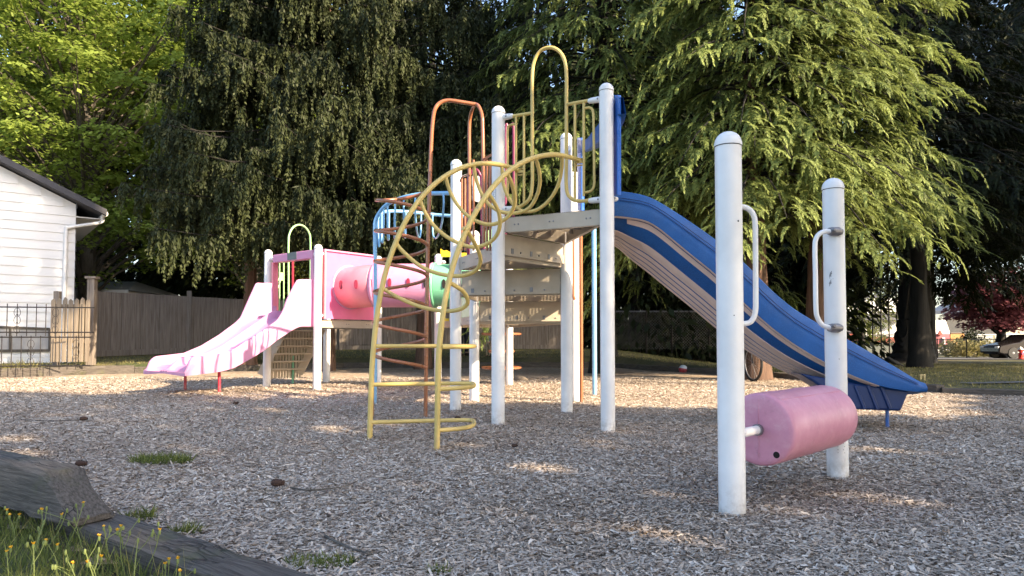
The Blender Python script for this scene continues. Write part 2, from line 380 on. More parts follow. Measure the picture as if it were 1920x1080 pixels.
def gridmesh(name, xs, ys, zf, m, keep=None):
    X, Y = np.meshgrid(xs, ys); Z = zf(X, Y); nx, ny = len(xs), len(ys)
    V = np.stack([X, Y, Z], -1).reshape(-1, 3); idx = np.arange(nx * ny).reshape(ny, nx)
    q = np.stack([idx[:-1, :-1], idx[:-1, 1:], idx[1:, 1:], idx[1:, :-1]], -1).reshape(-1, 4)
    if keep is not None: q = q[keep(X, Y)[:-1, :-1].reshape(-1)]
    me = bpy.data.meshes.new(name); me.from_pydata(V.tolist(), [], q.tolist()); me.materials.append(m)
    me.polygons.foreach_set('use_smooth', [True] * len(me.polygons)); return link(name, me)
xs = np.concatenate([np.linspace(-160, -20, 30)[:-1], np.linspace(-20, 20, 134), np.linspace(20, 160, 30)[1:]])
ys = np.concatenate([np.linspace(-60, -4, 12)[:-1], np.linspace(-4, 26, 101), np.linspace(26, 300, 40)[1:]])
def gzf(X, Y):
    s = sdist(X, Y); l = lawn(X, Y); k = sstep(-.05, .3, s); return -.08 * (1 - k) + l * k
setp(gridmesh('ground', xs, ys, gzf, M['grassg']), kind='structure')
setp(gridmesh('wood_chip_bed', np.linspace(-16, 16, 200), np.linspace(-3, 20, 144), bedz, M['chipg'], lambda X, Y: sdist(X + .08, Y + .08) < .1), kind='structure')

# wood chips lying on the bed (nobody could count them)
N = 600000
Yc = 1.75 + (rs.rand(N) ** 1.55) * 12.5; Xc = (rs.rand(N) * 2 - 1) * (.86 * Yc + .4)
k = sdist(Xc, Yc) < -.02; Xc, Yc = Xc[k], Yc[k]; N = len(Xc)
a = rs.rand(N) * 2 * np.pi; til = rs.randn(N) * .22; rol = rs.randn(N) * .3
L = np.clip(rs.gamma(3.0, .0068, N), .008, .075) * (1 + .03 * Yc); Wc = np.clip(rs.gamma(4.5, .0015, N), .003, .018) * (1 + .05 * Yc)
d = np.stack([np.cos(a) * np.cos(til), np.sin(a) * np.cos(til), np.sin(til)], 1); s_ = np.stack([-np.sin(a) * np.cos(rol), np.cos(a) * np.cos(rol), np.sin(rol)], 1)
c = np.stack([Xc, Yc, bedz(Xc, Yc) + .004 + rs.rand(N) * .014], 1)
dd = d * L[:, None] / 2; ss = s_ * Wc[:, None] / 2; j = 1 + (rs.rand(N, 4) - .5) * .7
V = np.stack([c - dd * j[:, :1] - ss * .6, c + dd * j[:, 1:2] - ss * j[:, 2:3], c + dd * .9 + ss * .7, c - dd + ss * j[:, 3:4]], 1).reshape(-1, 3)
patch = .5 * np.sin(Xc * 1.1 + 2 * np.sin(Yc * .8)) * np.sin(Yc * 1.4 + Xc * .6) + .3 * np.sin(Xc * 3.1 + Yc) * np.sin(Yc * 2.7 - Xc)
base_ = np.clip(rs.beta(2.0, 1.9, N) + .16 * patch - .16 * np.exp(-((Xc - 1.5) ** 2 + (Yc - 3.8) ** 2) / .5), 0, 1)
setp(npmesh('wood_chips', V, N, M['chip'], base_), label='loose grey and tan wood chips covering the play area', kind='stuff')
# ---------------------------------------------------------------- play structure (one bolted assembly)
PS = thing('play_structure', 'large bolted playground climber with white posts, tan decks, pink slide, blue slide and crawl tube', 'playground structure', (-.3, 7.6, 0))
PR = .0635
def post(p, top, mtl=None, parent=PS, r=PR, n=24, bot=-.15, lean=None, label=None):
    b = Vector((p[0], p[1], bot)); t = Vector((p[0], p[1], top))
    o = MB().tube([b, t - Vector((0, 0, r * .95))], r, n).build('post', mtl or M['white'], parent, label=label)
    pr = [(r * 1.05, -.012), (r * 1.05, 0)] + [(r * 1.03 * math.cos(a), r * .95 * math.sin(a)) for a in [R(x) for x in (8, 22, 36, 50, 64, 78, 88)]]
    MB().lathe(pr, t - Vector((0, 0, r * .95)), n).build('cap', mtl or M['white'], o)
    MB().lathe([(r * 1.0, -.0155), (r * 1.035, -.0155), (r * 1.035, -.012), (r * 1.0, -.012)], t - Vector((0, 0, r * .95)), n).build('cap_seam', M['iron'], o)
    return o
def P(x, y): v = gr(x, y); return Vector((v.x, v.y, 0))
p1, p2, p3, p4 = P(1140, 807), P(934, 794), P(1063, 775), P(854, 769)
p5, p6, p7, p12 = P(1078, 753), P(889, 752), P(955, 723), P(821, 722)
p8, p9, p10, p11 = P(612, 717), P(708, 723), P(500, 725), P(594, 731)
def topz(y, p): return at(960, y, p.y).z
o1 = post(p1, topz(156, p1)); o2 = post(p2, topz(199, p2)); o3 = post(p3, topz(249, p3)); o4 = post(p4, topz(299, p4))
o5 = post(p5, 2.95); o6 = post(p6, 2.2); o7 = post(p7, 2.1); o12 = post(p12, topz(476, p12))
o8 = post(p8, 2.25); o9 = post(p9, 2.22); o10 = post(p10, topz(468, p10)); o11 = post(p11, topz(458, p11))
def clamp(o, p, d, z, l=.10, r=.028, m=None):
    d = Vector((d[0], d[1], 0)).normalized(); a = Vector((p.x, p.y, z)) + d * (PR - .01)
    q = MB().tube([a, a + d * (l * .75), a + d * l, a + d * (l + .012)], [r * 1.1, r, r * .85, r * .4], 14).build('clamp', m or M['white'], o)
    s = MB(); c = a + d * .03 + Vector((0, -1, 0)) * (r * .95); s.lathe([(.009, -.004), (.011, .004), (.006, .008)], c, 8, (0, -1, 0)).build('bolt', M['metal'], o)
    return q
def tube(name, pts, r, m, parent, n=12, sub=6, closed=False, label=None):
    return MB().tube(catmull(pts, sub, closed) if sub else pts, r, n, closed).build(name, m, parent, label=label)

def deck(poly, z, th=.135, name='deck'):
    poly = [Vector((q[0], q[1], 0)) for q in poly]; cen = sum(poly, Vector()) / len(poly)
    ins = [q + (cen - q).normalized() * .05 for q in poly]; n = len(poly)
    # perforated top sheet, solid fascia frame, underside ribs
    o = MB().prism([q + Vector((0, 0, z - .004)) for q in ins], (0, 0, .004)).build(name, M['perf'], PS, smooth=False)
    f = MB()
    for i in range(n):
        a, b = ins[i], ins[(i + 1) % n]; t = (b - a).normalized()
        f.bar(a + t * .02 + Vector((0, 0, z - th / 2 - .006)), b - t * .02 + Vector((0, 0, z - th / 2 - .006)), .006, th)
        inn = (cen - (a + b) / 2); inn = (inn - t * inn.dot(t)).normalized()
        f.bar(a + t * .05 + inn * .02 + Vector((0, 0, z - th - .008)), b - t * .05 + inn * .02 + Vector((0, 0, z - th - .008)), .04, .004)
    f.build('fascia', M['tan'], o, smooth=False)
    for i in range(n):
        a, b = ins[i], ins[(i + 1) % n]
        for k in (.25, .5, .75):
            q = a.lerp(b, k); e = q.lerp(cen, .85); MB().bar(q.lerp(cen, .06) + Vector((0, 0, z - .05)), e + Vector((0, 0, z - .05)), .012, .07).build('underside_rib', M['tan'], o, smooth=False)
        inn = (cen - (a + b) / 2).normalized()
        for k in (.12, .16, .48, .52, .84, .88):
            q = a.lerp(b, k) - inn * .004; MB().lathe([(.008, 0), (.008, .004), (.004, .006)], q + Vector((0, 0, z - th * .55)), 8, tuple(-inn)).build('bolt', M['metal'], o)
    return o
deck([p2, p1, p3], 1.955); deck([p4, p2, p3], 1.71); deck([p4, p3, p5, p6], 1.42); deck([p12, p6, p5, p7], 1.10, .10)
def riser(a, b, z0, z1, perfd=False):
    t = (b - a).normalized(); a2, b2 = a + t * .07, b - t * .07; nf = Vector((-t.y, t.x, 0)); nf = nf if nf.y < 0 else -nf
    m = MB().bar(a2 + Vector((0, 0, (z0 + z1) / 2)), b2 + Vector((0, 0, (z0 + z1) / 2)), .005, z1 - z0)
    o = m.build('riser_panel', M['perf'] if perfd else M['tan'], PS, smooth=False)
    q = MB()
    q.bar(a2 + nf * .012 + Vector((0, 0, z0 + .045)), b2 + nf * .012 + Vector((0, 0, z0 + .045)), .012, .085)
    for k in (.12, .42, .72):
        c = a2.lerp(b2, k) + nf * .020; MB().box(c + Vector((0, 0, z0 + .05)), (.035, .006, .05), math.atan2(t.y, t.x)).build('slot', M['metal'], o, smooth=False)
        c = a2.lerp(b2, k + .13) + nf * .018; MB().lathe([(.01, 0), (.01, .006), (.005, .009)], c + Vector((0, 0, z0 + .045)), 8, tuple(nf)).build('bolt', M['metal'], o)
    q.build('flange', M['tan'], o, smooth=False)
    return o
riser(p2, p3, 1.60, 1.81); riser(p4, p3, 1.285, 1.56); riser(p6, p5, 1.02, 1.275, False)

# yellow barrier on the p2-p1 side with its tall hoop
def YB(x, y): return onpl(x, y, p2, p1)
yb = tube('hoop_barrier', [YB(1108, 375), YB(1086, 377), YB(1070, 371), YB(1062, 352), YB(1062, 290), YB(1062, 200), YB(1062, 140), YB(1058, 112), YB(1047, 95), YB(1031, 89), YB(1014, 95), YB(1003, 112), YB(998, 140), YB(998, 212), YB(998, 300), YB(998, 345), YB(993, 372), YB(975, 387), YB(955, 392)], .0165, M['yellow'], PS, label='faded yellow barrier with a tall hoop')
for q in ([(1063, 196), (1107, 188)], [(954, 219), (998, 212)]):
    tube('top_rail', [YB(*q[0]), YB(*q[1])], .0155, M['yellow'], yb, sub=0)
for x, ya, ybm in ((1078, 194, 374), (1094.5, 191, 368), (967.5, 218, 386), (982.5, 216, 384)):
    tube('bar', [YB(x, ya), YB(x, ybm)], .0125, M['yellow'], yb, sub=0)
tube('hand_grip', [YB(1096, 203), YB(1106, 202), YB(1112, 210), YB(1113, 240), YB(1114, 320), YB(1114, 345), YB(1109, 357), YB(1097, 361)], .0115, M['yellow'], yb)
tube('hand_grip', [YB(966, 233), YB(956, 235), YB(952, 244), YB(952, 280), YB(952, 360), YB(955, 376), YB(966, 378)], .0115, M['yellow'], yb)
for (x, y) in ((1086, 304), (977, 322)):
    c = YB(x, y); t = (p1 - p2).normalized()
    MB().bar(c - t * .03 + Vector((0, 0, .03)), c + t * .03 + Vector((0, 0, .03)), .03, .006).bar(c - t * .03 - Vector((0, 0, .03)), c + t * .03 - Vector((0, 0, .03)), .03, .006).bar(c - t * .03, c + t * .03, .028, .02).build('bracket', M['yellow'], yb, smooth=False)
dA = p1 - p2; dB = p3 - p1
for z in (YB(1120, 187).z, YB(1120, 375).z): clamp(o1, p1, -dA, z, .11, .026)
for z in (topz(187, p1), topz(371, p1)): clamp(o1, p1, (.8, .5), z, .06, .024)
for z in (YB(950, 219).z, YB(950, 392).z): clamp(o2, p2, dA, z, .10, .026)
clamp(o3, p3, -dB, topz(288, p3), .06, .022)
# worn marks and stickers on the upper posts
for o, p, y0, y1 in ((o2, p2, 357, 378), (o2, p2, 383, 394)):
    z1, z0 = topz(y0, p), topz(y1, p); fr = MB(); ang0 = -1.75
    def cy(a, z, rr=PR + .0012): return Vector((p.x + rr * math.cos(a), p.y + rr * math.sin(a), z))
    a0, a1 = -2.45, -1.9
    for (u0, w0, u1, w1) in ((a0, z0, a1, z0 + .004), (a0, z1 - .004, a1, z1), (a0, z0, a0 + .06, z1), (a1 - .06, z0, a1, z1)):
        fr.add([cy(u0, w0), cy(u1, w0), cy(u1, w1), cy(u0, w1)], [(0, 1, 2, 3)])
    k = 6
    for i in range(1, k): 
        z = z0 + (z1 - z0) * i / k; fr.add([cy(a0 + .12, z), cy(a1 - .15 - .1 * (i % 2), z), cy(a1 - .15 - .1 * (i % 2), z + .003), cy(a0 + .12, z + .003)], [(0, 1, 2, 3)])
    fr.build('warning_sticker', M['metal'], o, smooth=False)

# yellow loop arch climber
rA0, rA1 = gr(693, 826), YB(972, 319); rB0, rB1 = gr(820, 844), YB(1086, 302)
def RA(x, y): return onpl(x, y, rA0, rA1)
def RB(x, y): return onpl(x, y, rB0, rB1)
A_ = [(693, 834), (694, 790), (697, 700), (701, 645), (706, 600), (713, 555), (724, 507), (740, 460), (761, 414), (788, 373), (820, 341), (855, 319), (890, 308), (922, 307), (950, 312), (975, 320)]
B_ = [(819, 852), (820, 800), (821, 720), (823, 660), (829, 600), (838, 545), (849, 500), (862, 462), (880, 420), (903, 380), (930, 344), (962, 315), (998, 297), (1035, 290), (1065, 294), (1090, 302)]
lc = tube('loop_climber', [RA(*q) for q in A_], .0215, M['yellow'], PS, 14, 5)
lc['label'] = 'faded yellow arched climber with looping rungs'
tube('rail', [RB(*q) for q in B_], .0215, M['yellow'], lc, 14, 5)
a0 = RA(694, 792); b0 = RB(820, 803)
for y in (792, 721, 649):
    a = RA(A_[0][0] + (792 - y) * .055, y); z = a.z; bq = Vector((b0.x + (.03 if y < 700 else 0), b0.y, z))
    e1 = Vector((b0.x + .17, b0.y + .62, z)); e2 = Vector((b0.x + .235, b0.y + .50, z)); e3 = Vector((b0.x + .235, b0.y + .25, z)); e4 = Vector((b0.x + .15, b0.y + .09, z))
    m1 = a.lerp(e1, .5) + Vector((0, .02, 0))
    tube('rung', [a, m1, e1, e2, e3, e4, bq], .0165, M['yellow'], lc, 12, 8)
def rung(px, sA, sB, bul=.12):
    a = RA(*px[0]); b = RB(*px[-1]); n = len(px); pts = [a]
    cum = [0]
    for i in range(1, n): cum.append(cum[-1] + math.hypot(px[i][0] - px[i - 1][0], px[i][1] - px[i - 1][1]))
    for i in range(1, n - 1):
        t = cum[i] / cum[-1]; Y = a.y + (b.y - a.y) * (t ** 1.3) + bul * math.sin(math.pi * t)
        pts.append(at(px[i][0], px[i][1], Y))
    pts.append(b); tube('rung', pts, .0165, M['yellow'], lc, 12, 7)
rung([(717, 540), (745, 557), (785, 574), (830, 583), (862, 580), (877, 567), (870, 548), (852, 535), (838, 528)], 0, 0)
rung([(741, 455), (760, 476), (790, 500), (826, 514), (866, 517), (893, 506), (901, 486), (893, 462), (878, 436), (868, 428)], 0, 0)
rung([(787, 374), (798, 400), (818, 428), (848, 450), (885, 463), (917, 455), (935, 433), (936, 402), (924, 375), (914, 362)], 0, 0)
rung([(836, 333), (845, 362), (865, 393), (890, 413), (920, 421), (948, 410), (964, 385), (962, 352), (951, 325)], 0, 0)
rung([(888, 309), (894, 340), (908, 372), (930, 393), (962, 400), (992, 390), (1009, 360), (1012, 328), (1005, 298)], 0, 0)
rung([(941, 312), (944, 345), (956, 375), (978, 395), (1005, 394), (1030, 375), (1046, 348), (1053, 318), (1054, 293)], 0, 0)

# brown-orange spiral climber
po = gr(798, 782); pt = [at(797.5, 786, po.y), at(799, 690, po.y), at(800.5, 560, po.y), at(803, 440, po.y), at(806, 340, po.y), at(809, 260, po.y), at(812, 222, po.y)]
en = (p4 + p2) / 2
def OB(x, y): return onpl(x, y, p4, p2)
arc_top = OB(893, 196)
hp = pt + [at(816, 204, po.y), at(825, 193, po.y + .02), at(840, 188.5, po.y + .03), at(862, 191, (po.y * 1.2 + arc_top.y * .8) / 2), arc_top]
sp = tube('spiral_climber', hp, .0205, M['orange'], PS, 14, 5, label='brown-orange spiral pole climber')
tube('entry_arch', [OB(880, 455), OB(880, 380), OB(880, 300), OB(880, 240), OB(882, 218), OB(887, 202), OB(893, 196), OB(899, 202), OB(904, 218), OB(905, 240), OB(906, 300), OB(907, 460)], .0185, M['orange'], sp)
for x in (866, 872, 888, 913, 919, 926):
    tube('bar', [OB(x, 335 if x < 880 else 300), OB(x, 470)], .0125, M['orange'], sp, sub=0)
tube('top_rail', [OB(863, 340), OB(868, 331), OB(882, 327)], .0125, M['orange'], sp); tube('top_rail', [OB(905, 300), OB(925, 288)], .0125, M['orange'], sp, sub=0)
cx = at(750, 500, po.y).x; hr = (po.x - cx) * 1.0; pts = []
zt = at(803, 347, po.y).z; zb = at(803, 690, po.y).z; turns = 6.0
for i in range(int(turns * 24) + 1):
    th = 2 * math.pi * i / 24; z = zt + (zb - zt) * i / (turns * 24)
    lean = (z - zb) / (zt - zb) * .035
    pts.append(Vector((cx + lean * .7 + hr * math.cos(th), po.y + hr * math.sin(th), z)))
tube('spiral_rail', pts, .018, M['orange'], sp, 12, 0)
lx, lz = cx - hr, pts[-13].z
tube('support_leg', [(lx, po.y, lz), (lx, po.y, lz - .05), (lx - .003, po.y, -.1)], .016, M['orange'], sp, sub=0)

# blue slide
sA, sB = Vector((.88, 6.33, 0)), Vector((3.72, 5.96, 0)); sdir = (sB - sA).normalized(); sper = Vector((-sdir.y, sdir.x, 0)); SWd = .62
prof = [(1152, 356, 404, 456), (1180, 359, 407, 483), (1215, 366, 413, 509), (1240, 379, 430, 530), (1290, 411, 472, 570), (1340, 446, 512, 612), (1400, 494, 573, 656), (1450, 546, 617, 686), (1490, 579, 646, 704), (1540, 609, 676, 722), (1600, 641, 705, 734), (1650, 670, 724, 738), (1700, 699, 733, 741), (1722, 714, 735, 742), (1738, 721, 735, 742)]
st = []
for x, yt, yl, yb_ in prof:
    a = onpl(x, yt, sA, sB); l = onpl(x, yl, sA, sB); dist = (Vector((a.x, a.y, 0)) - sA).dot(sdir); st.append([dist, a.z, l.z])
fa, fb = sA + sper * SWd * .8, sB + sper * SWd * .8
bz = []
for x, yt, yl, yb_ in prof:
    q = onpl(x, yb_, fa, fb); bz.append(((Vector((q.x, q.y, 0)) - fa).dot(sdir), q.z))
bz.sort(); bd = [b[0] for b in bz]; bzz = [b[1] for b in bz]
D = np.linspace(st[0][0], st[-1][0], 70); S0 = [s[0] for s in st]
def smooth1(xp, fp, x):
    v = np.interp(x, xp, fp); kk = np.array([1, 2, 3, 2, 1]) / 9; return np.convolve(np.pad(v, 2, mode='edge'), kk, 'valid')
zt_, zl_, zb_ = smooth1(S0, [s[1] for s in st], D), smooth1(S0, [s[2] for s in st], D), smooth1(bd, bzz, D)
zb_ = np.minimum(zb_, zl_ - .035)
def sp_(dv, u, z): q = sA + sdir * dv + sper * u; return Vector((q.x, q.y, z))
rows = []
for i, dv in enumerate(D):
    t, l, b = zt_[i], zl_[i], zb_[i]; inn = min(b + .05, t - .05) if t - b > .1 else b + .02; hw = SWd; ed = min(1.0, (t - b) / .2)
    lo = lambda f: b + (l - b) * f
    rows.append([sp_(dv, u, z) for u, z in (
        (0, l), (-.012, l + (t - l) * .35), (-.008, l + (t - l) * .62), (.0, l + (t - l) * .66), (.002, l + (t - l) * .70), (.006, l + (t - l) * .72), (.012, t - .018 * ed), (.03, t), (.07, t), (.088, t - .02 * ed), (.095, t - (t - lo(.9)) * .5), (.12, min(t - .02 * ed, lo(.72) + .02)), (.2, min(t - .025 * ed, lo(.52) + .03)),
        (hw - .2, min(t - .03 * ed, lo(.12) + .035)), (hw - .15, min(t - .025 * ed, lo(.1) + .045)), (hw - .10, inn + (t - inn) * .5), (hw - .088, t - .02 * ed), (hw - .07, t), (hw - .03, t), (hw - .012, t - .018 * ed), (hw, l), (hw - .02, l - .004), (hw - .04, lo(.6)), (hw - .06, lo(.1)), (hw - .10, b), (.50, b), (.34, lo(.24)), (.18, lo(.52)), (.10, lo(.80)), (.05, l - .006), (0, l))])
mb = MB().grid(rows); mb.add(rows[0][:-1], [tuple(range(len(rows[0]) - 1))]); mb.add(rows[-1][:-1], [tuple(range(len(rows[0]) - 1))])
bs_ = mb.build('blue_slide', M['blue'], PS, sharp=60)
bs_['label'] = 'long wave slide of speckled blue plastic'
def strip(u0, u1, hgt, fz, name, i0=0, i1=70, m=M['tanreflect']):
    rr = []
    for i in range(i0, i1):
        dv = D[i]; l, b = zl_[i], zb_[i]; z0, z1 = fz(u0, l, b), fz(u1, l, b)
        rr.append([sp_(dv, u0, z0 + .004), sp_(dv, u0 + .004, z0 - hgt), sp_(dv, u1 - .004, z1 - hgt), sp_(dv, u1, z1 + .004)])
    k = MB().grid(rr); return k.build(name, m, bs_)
def under(u, l, b):
    lo = lambda f: b + (l - b) * f
    return float(np.interp(u, [0, .05, .10, .18, .34, .50, SWd - .10, SWd - .06, SWd - .02], [l, l - .006, lo(.80), lo(.52), lo(.24), b, b, lo(.1), l - .004]))
strip(.006, .044, .008, under, 'underside_rib', 0, 60); strip(.054, .088, .006, under, 'underside_rib', 3, 60)  # tan strips colour in the reflection of the sunlit ground
strip(.178, .518, .003, under, 'underside_backing_strip', 0, 62, M['bluedk'])  # navy backing strip, painted dark so the gaps between bands show
for u0, u1 in ((.185, .275), (.297, .335), (.357, .398), (.420, .460), (.482, .515)):  # bands of the painted ground reflection
    strip(u0, u1, .010, under, 'underside_rib', 0, 62)  # tan strip standing in for the ground's reflection
# curved groove lines pressed into the near wall
for f_ in (.60, .70):
    pts = [sp_(D[i], -.0135 + (.004 if f_ > .65 else 0), zl_[i] + (zt_[i] - zl_[i]) * f_) for i in range(1, 68)]
    MB().tube(pts, .0028, 6).build('groove', M['bluedk'], bs_)
# moulded foot box under the exit and its leg
fb0 = [onpl(x, y, sA + sper * .08, sB + sper * .08) for x, y in ((1500, 700), (1588, 716), (1706, 732), (1690, 771), (1604, 768), (1586, 756))]
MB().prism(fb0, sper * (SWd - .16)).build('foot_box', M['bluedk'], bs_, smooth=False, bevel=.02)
for x in (1612, 1636, 1660):
    q0, q1 = onpl(x - 8, 722, sA + sper * .07, sB + sper * .07), onpl(x + 10, 768, sA + sper * .07, sB + sper * .07)
    MB().bar(q0, q1, .03, .012, tuple(sper)).build('foot_rib', M['bluedk'], bs_, bevel=.006)
lg = gr(1664, 801); MB().tube([lg - Vector((0, 0, .1)), Vector((lg.x, lg.y, .24))], .016, 12).build('leg', M['bluem'], bs_)
# hood of the blue slide: two uprights and a bowed header
def HB(x, y): return onpl(x, y, p1 + Vector((.07, .05, 0)), p3 + Vector((.1, -.05, 0)))
hd = MB()
for (xa, xb, y0, y1) in ((1151, 1158, 178, 366), (1082, 1090, 258, 395)):
    uu = MB().prism([HB(xa, y0), HB(xb, y0), HB(xb, y1), HB(xa, y1)], (.035, .012, 0))
    if xa > 1100: hood = uu.build('slide_hood', M['bluem'], PS, smooth=False, bevel=.006)
    else: uu.build('side_upright', M['bluem'], hood, smooth=False, bevel=.006)
tp = [HB(1083, 262), HB(1098, 262), HB(1112, 245), HB(1130, 222), HB(1148, 195), HB(1158, 183)]
bt = [HB(1083, 288), HB(1098, 282), HB(1114, 272), HB(1132, 257), HB(1150, 232), HB(1159, 214)]
off = [.02, .05, .08, .09, .07, .05]
rows = [[a + Vector((0, 0, 0)), a + sdir * o, b + sdir * (o + .02), b] for a, b, o in zip(catmull(tp, 4), catmull(bt, 4), np.interp(np.linspace(0, 5, 21), range(6), off))]
rows = [r_ + [r_[0]] for r_ in rows]
MB().grid(rows).build('header', M['blue'], hood)

# thin poles behind the decks
bp = gr(1115, 741); tube('slide_pole', [bp - Vector((0, 0, .1)), Vector((bp.x, bp.y, 2.6))], .034, M['lblue'], PS, sub=0, label='light blue fire pole')
op = gr(1090, 755); tube('climber_pole', [op - Vector((0, 0, .1)), Vector((op.x, op.y, 2.25))], .024, M['orange'], PS, sub=0)
o_ = at(1075, 440, 8.5); tube('climber_pole', [o_ + Vector((0, 0, .1)), at(1075, 555, 8.5), at(1078, 562, 8.5)], .016, M['orange'], PS, sub=0)
# maroon panel frame and pale panel behind the brown bars
q = [at(957, 470, 7.6), at(957, 240, 7.6)]; mr = tube('maroon_barrier', [at(948, 440, 7.7), at(948, 250, 7.7), at(952, 238, 7.7), at(960, 236, 7.7), at(963, 250, 7.7), at(963, 440, 7.7)], .017, M['maroon'], PS)
tube('arch', [at(878, 500, 8.3), at(878, 345, 8.3), at(882, 325, 8.3), at(892, 318, 8.3), at(900, 328, 8.3), at(903, 350, 8.3), at(904, 500, 8.3)], .02, M['maroon'], mr)
tube('arch', [at(884, 395, 8.2), at(896, 390, 8.2), at(906, 405, 8.2), at(908, 500, 8.2)], .016, M['maroon'], mr)
MB().prism([at(885, 330, 8.4), at(903, 330, 8.4), at(901, 380, 8.4), at(885, 375, 8.4)], (0, .03, 0)).build('panel', M['whitechip'], mr, smooth=False)
MB().prism([at(905, 435, 8.2), at(927, 428, 8.2), at(927, 462, 8.2), at(905, 466, 8.2)], (0, .03, 0)).build('green_panel', M['lgreen'], PS, smooth=False)

# light blue loop ladder from the decks out to one pole
za = onpl(846, 363, (-5, p4.y + .15), (5, p4.y + .15)).z
e = P(703, 757); bl = tube('loop_ladder', [Vector((e.x, e.y, -.1)), Vector((e.x, e.y, 1.2)), at(703, 440, e.y), at(704, 415, e.y), at(712, 398, e.y - .02), at(725, 384, e.y - .1), at(745, 374, e.y - .2), at(770, 367, e.y - .33), at(800, 363, e.y - .45), at(845, 362, p4.y + .05)], .024, M['lblue'], PS, label='light blue overhead ladder with hanging loops')
railB = [at(703, 430, e.y), at(707, 410, e.y + .02), at(718, 398, e.y + .1), at(740, 396, e.y + .25), at(775, 398, e.y + .4), at(820, 403, e.y + .55), at(887, 407, p6.y)]
tube('rail', railB, .022, M['lblue'], bl)
ra = [at(712, 398, e.y - .02), at(725, 384, e.y - .1), at(745, 374, e.y - .2), at(770, 367, e.y - .33), at(800, 363, e.y - .45), at(842, 362, p4.y + .05)]
def interp3(pl, t):
    t = t * (len(pl) - 1); i = min(int(t), len(pl) - 2); return pl[i].lerp(pl[i + 1], t - i)
for i, (ta, tb) in enumerate(((.02, .2), (.12, .3), (.22, .42), (.36, .5), (.5, .6), (.66, .72), (.95, .8))):
    a, b = interp3(ra, ta), interp3(railB, tb); dz = Vector((0, 0, -.40)); m = a.lerp(b, .5)
    tube('loop_rung', [a, a + dz * .35 + (a - b) * .04, a.lerp(b, .12) + dz * .8, m + dz, b.lerp(a, .12) + dz * .8, b + dz * .35, b], .0115, M['lblue'], bl, 10, 6)

# ---- pink side: deck, double slide, tube panel, barriers, stairs
deck([p10, p11, p9, p8], 1.10, .115)
mid = Vector((-3.56, 11.19, 0)); e_ = Vector((.825, -.565, 0)); sd2 = Vector((-.565, -.825, 0))
def wallpl(u): a = mid + e_ * u; return a, a + sd2
def D2(x, y, u):
    a, b = wallpl(u); q = onpl(x, y, a, b); return ((Vector((q.x, q.y, 0)) - a).dot(sd2), q.z)
rimR = sorted([D2(x, y, .5) for x, y in ((588, 523), (583, 523.5), (558, 524), (552, 533), (538, 560.5), (531, 582), (522, 597), (516.6, 603), (481.6, 626.6), (466, 636), (441, 653), (421, 661.6), (396, 666.5), (361, 668.4), (356, 673), (345, 701))])
botR = sorted([D2(x, y, .5) for x, y in ((586, 612), (561, 612), (551.6, 616), (520.5, 636), (493, 657.7), (470, 672), (435, 691), (408, 697.6), (343.6, 705.4))])
rimM = sorted([D2(x, y, 0) for x, y in ((530, 583), (511, 583), (489, 598), (462, 616), (437, 633), (408, 652), (380, 664), (334, 670), (312.5, 695))])
rimL = sorted([D2(x, y, -.5) for x, y in ((500, 530), (496, 531), (480, 530), (466, 560.5), (450.5, 595.5), (441, 605), (410, 628), (377, 648), (344, 662), (291, 668), (281, 675), (272, 698))])
d0 = np.linspace(-.05, rimR[-1][0], 64)
smooth2 = lambda x_, f_, x: np.interp(x, x_, f_)
zr = smooth2([q[0] for q in rimR], [q[1] for q in rimR], d0); zlf = smooth2([q[0] for q in rimL], [q[1] for q in rimL], d0); zbt = smooth1([q[0] for q in botR], [q[1] for q in botR], d0); zm = smooth1([q[0] for q in rimM], [q[1] for q in rimM], d0)
low = [q for q in rimR if q[0] >= D2(522, 597, .5)[0] - .001]; sl_ = (low[2][1] - low[0][1]) / (low[2][0] - low[0][0]); lw = np.where(d0 < low[0][0], low[0][1] + sl_ * (d0 - low[0][0]), np.interp(d0, [q[0] for q in low], [q[1] for q in low]))
bed = np.minimum(np.minimum(1.11, lw - .13), zm - .07); bed = np.maximum(bed, zbt + .045); zr = np.maximum(zr, bed + .008); zlf = np.maximum(zlf, bed + .008); zm = np.maximum(zm, bed + .004)
rows = []
for i, dv in enumerate(d0):
    def q(u, z): v = mid + e_ * u + sd2 * dv; return Vector((v.x, v.y, z))
    w_ = .52; r_, b_, k_, m_, L_ = zr[i], zbt[i], bed[i], zm[i], zlf[i]; kk_ = min(.03, max(.002, r_ - k_ - .004)); kl_ = min(.03, max(.002, L_ - k_ - .004))
    rows.append([q(*p) for p in ((-w_, b_), (-w_ - .005, (b_ + L_) / 2), (-w_ + .004, L_ - .012 * (kl_ / .03)), (-w_ + .014, L_), (-w_ + .034, L_), (-w_ + .044, L_ - .012 * (kl_ / .03)), (-w_ + .07, k_ + kl_), (-w_ + .11, k_), (-.10, k_), (-.06, k_ + .02), (-.03, m_ - .012), (-.01, m_), (.01, m_), (.03, m_ - .012), (.06, k_ + .02), (.10, k_),
        (w_ - .11, k_), (w_ - .07, k_ + kk_), (w_ - .044, r_ - .012 * (kk_ / .03)), (w_ - .034, r_), (w_ - .014, r_), (w_ - .004, r_ - .012 * (kk_ / .03)), (w_ + .005, (b_ + r_) / 2), (w_, b_), (w_ - .05, b_ - .005), (0, b_ + .02), (-w_ + .05, b_ - .005), (-w_, b_))])
mb = MB().grid(rows); mb.add(rows[-1][:-1], [tuple(range(len(rows[0]) - 1))]); mb.add(rows[0][:-1], [tuple(range(len(rows[0]) - 1))])
ds = mb.build('double_slide', M['pink'], PS, sharp=60); ds['label'] = 'faded pink double slide'
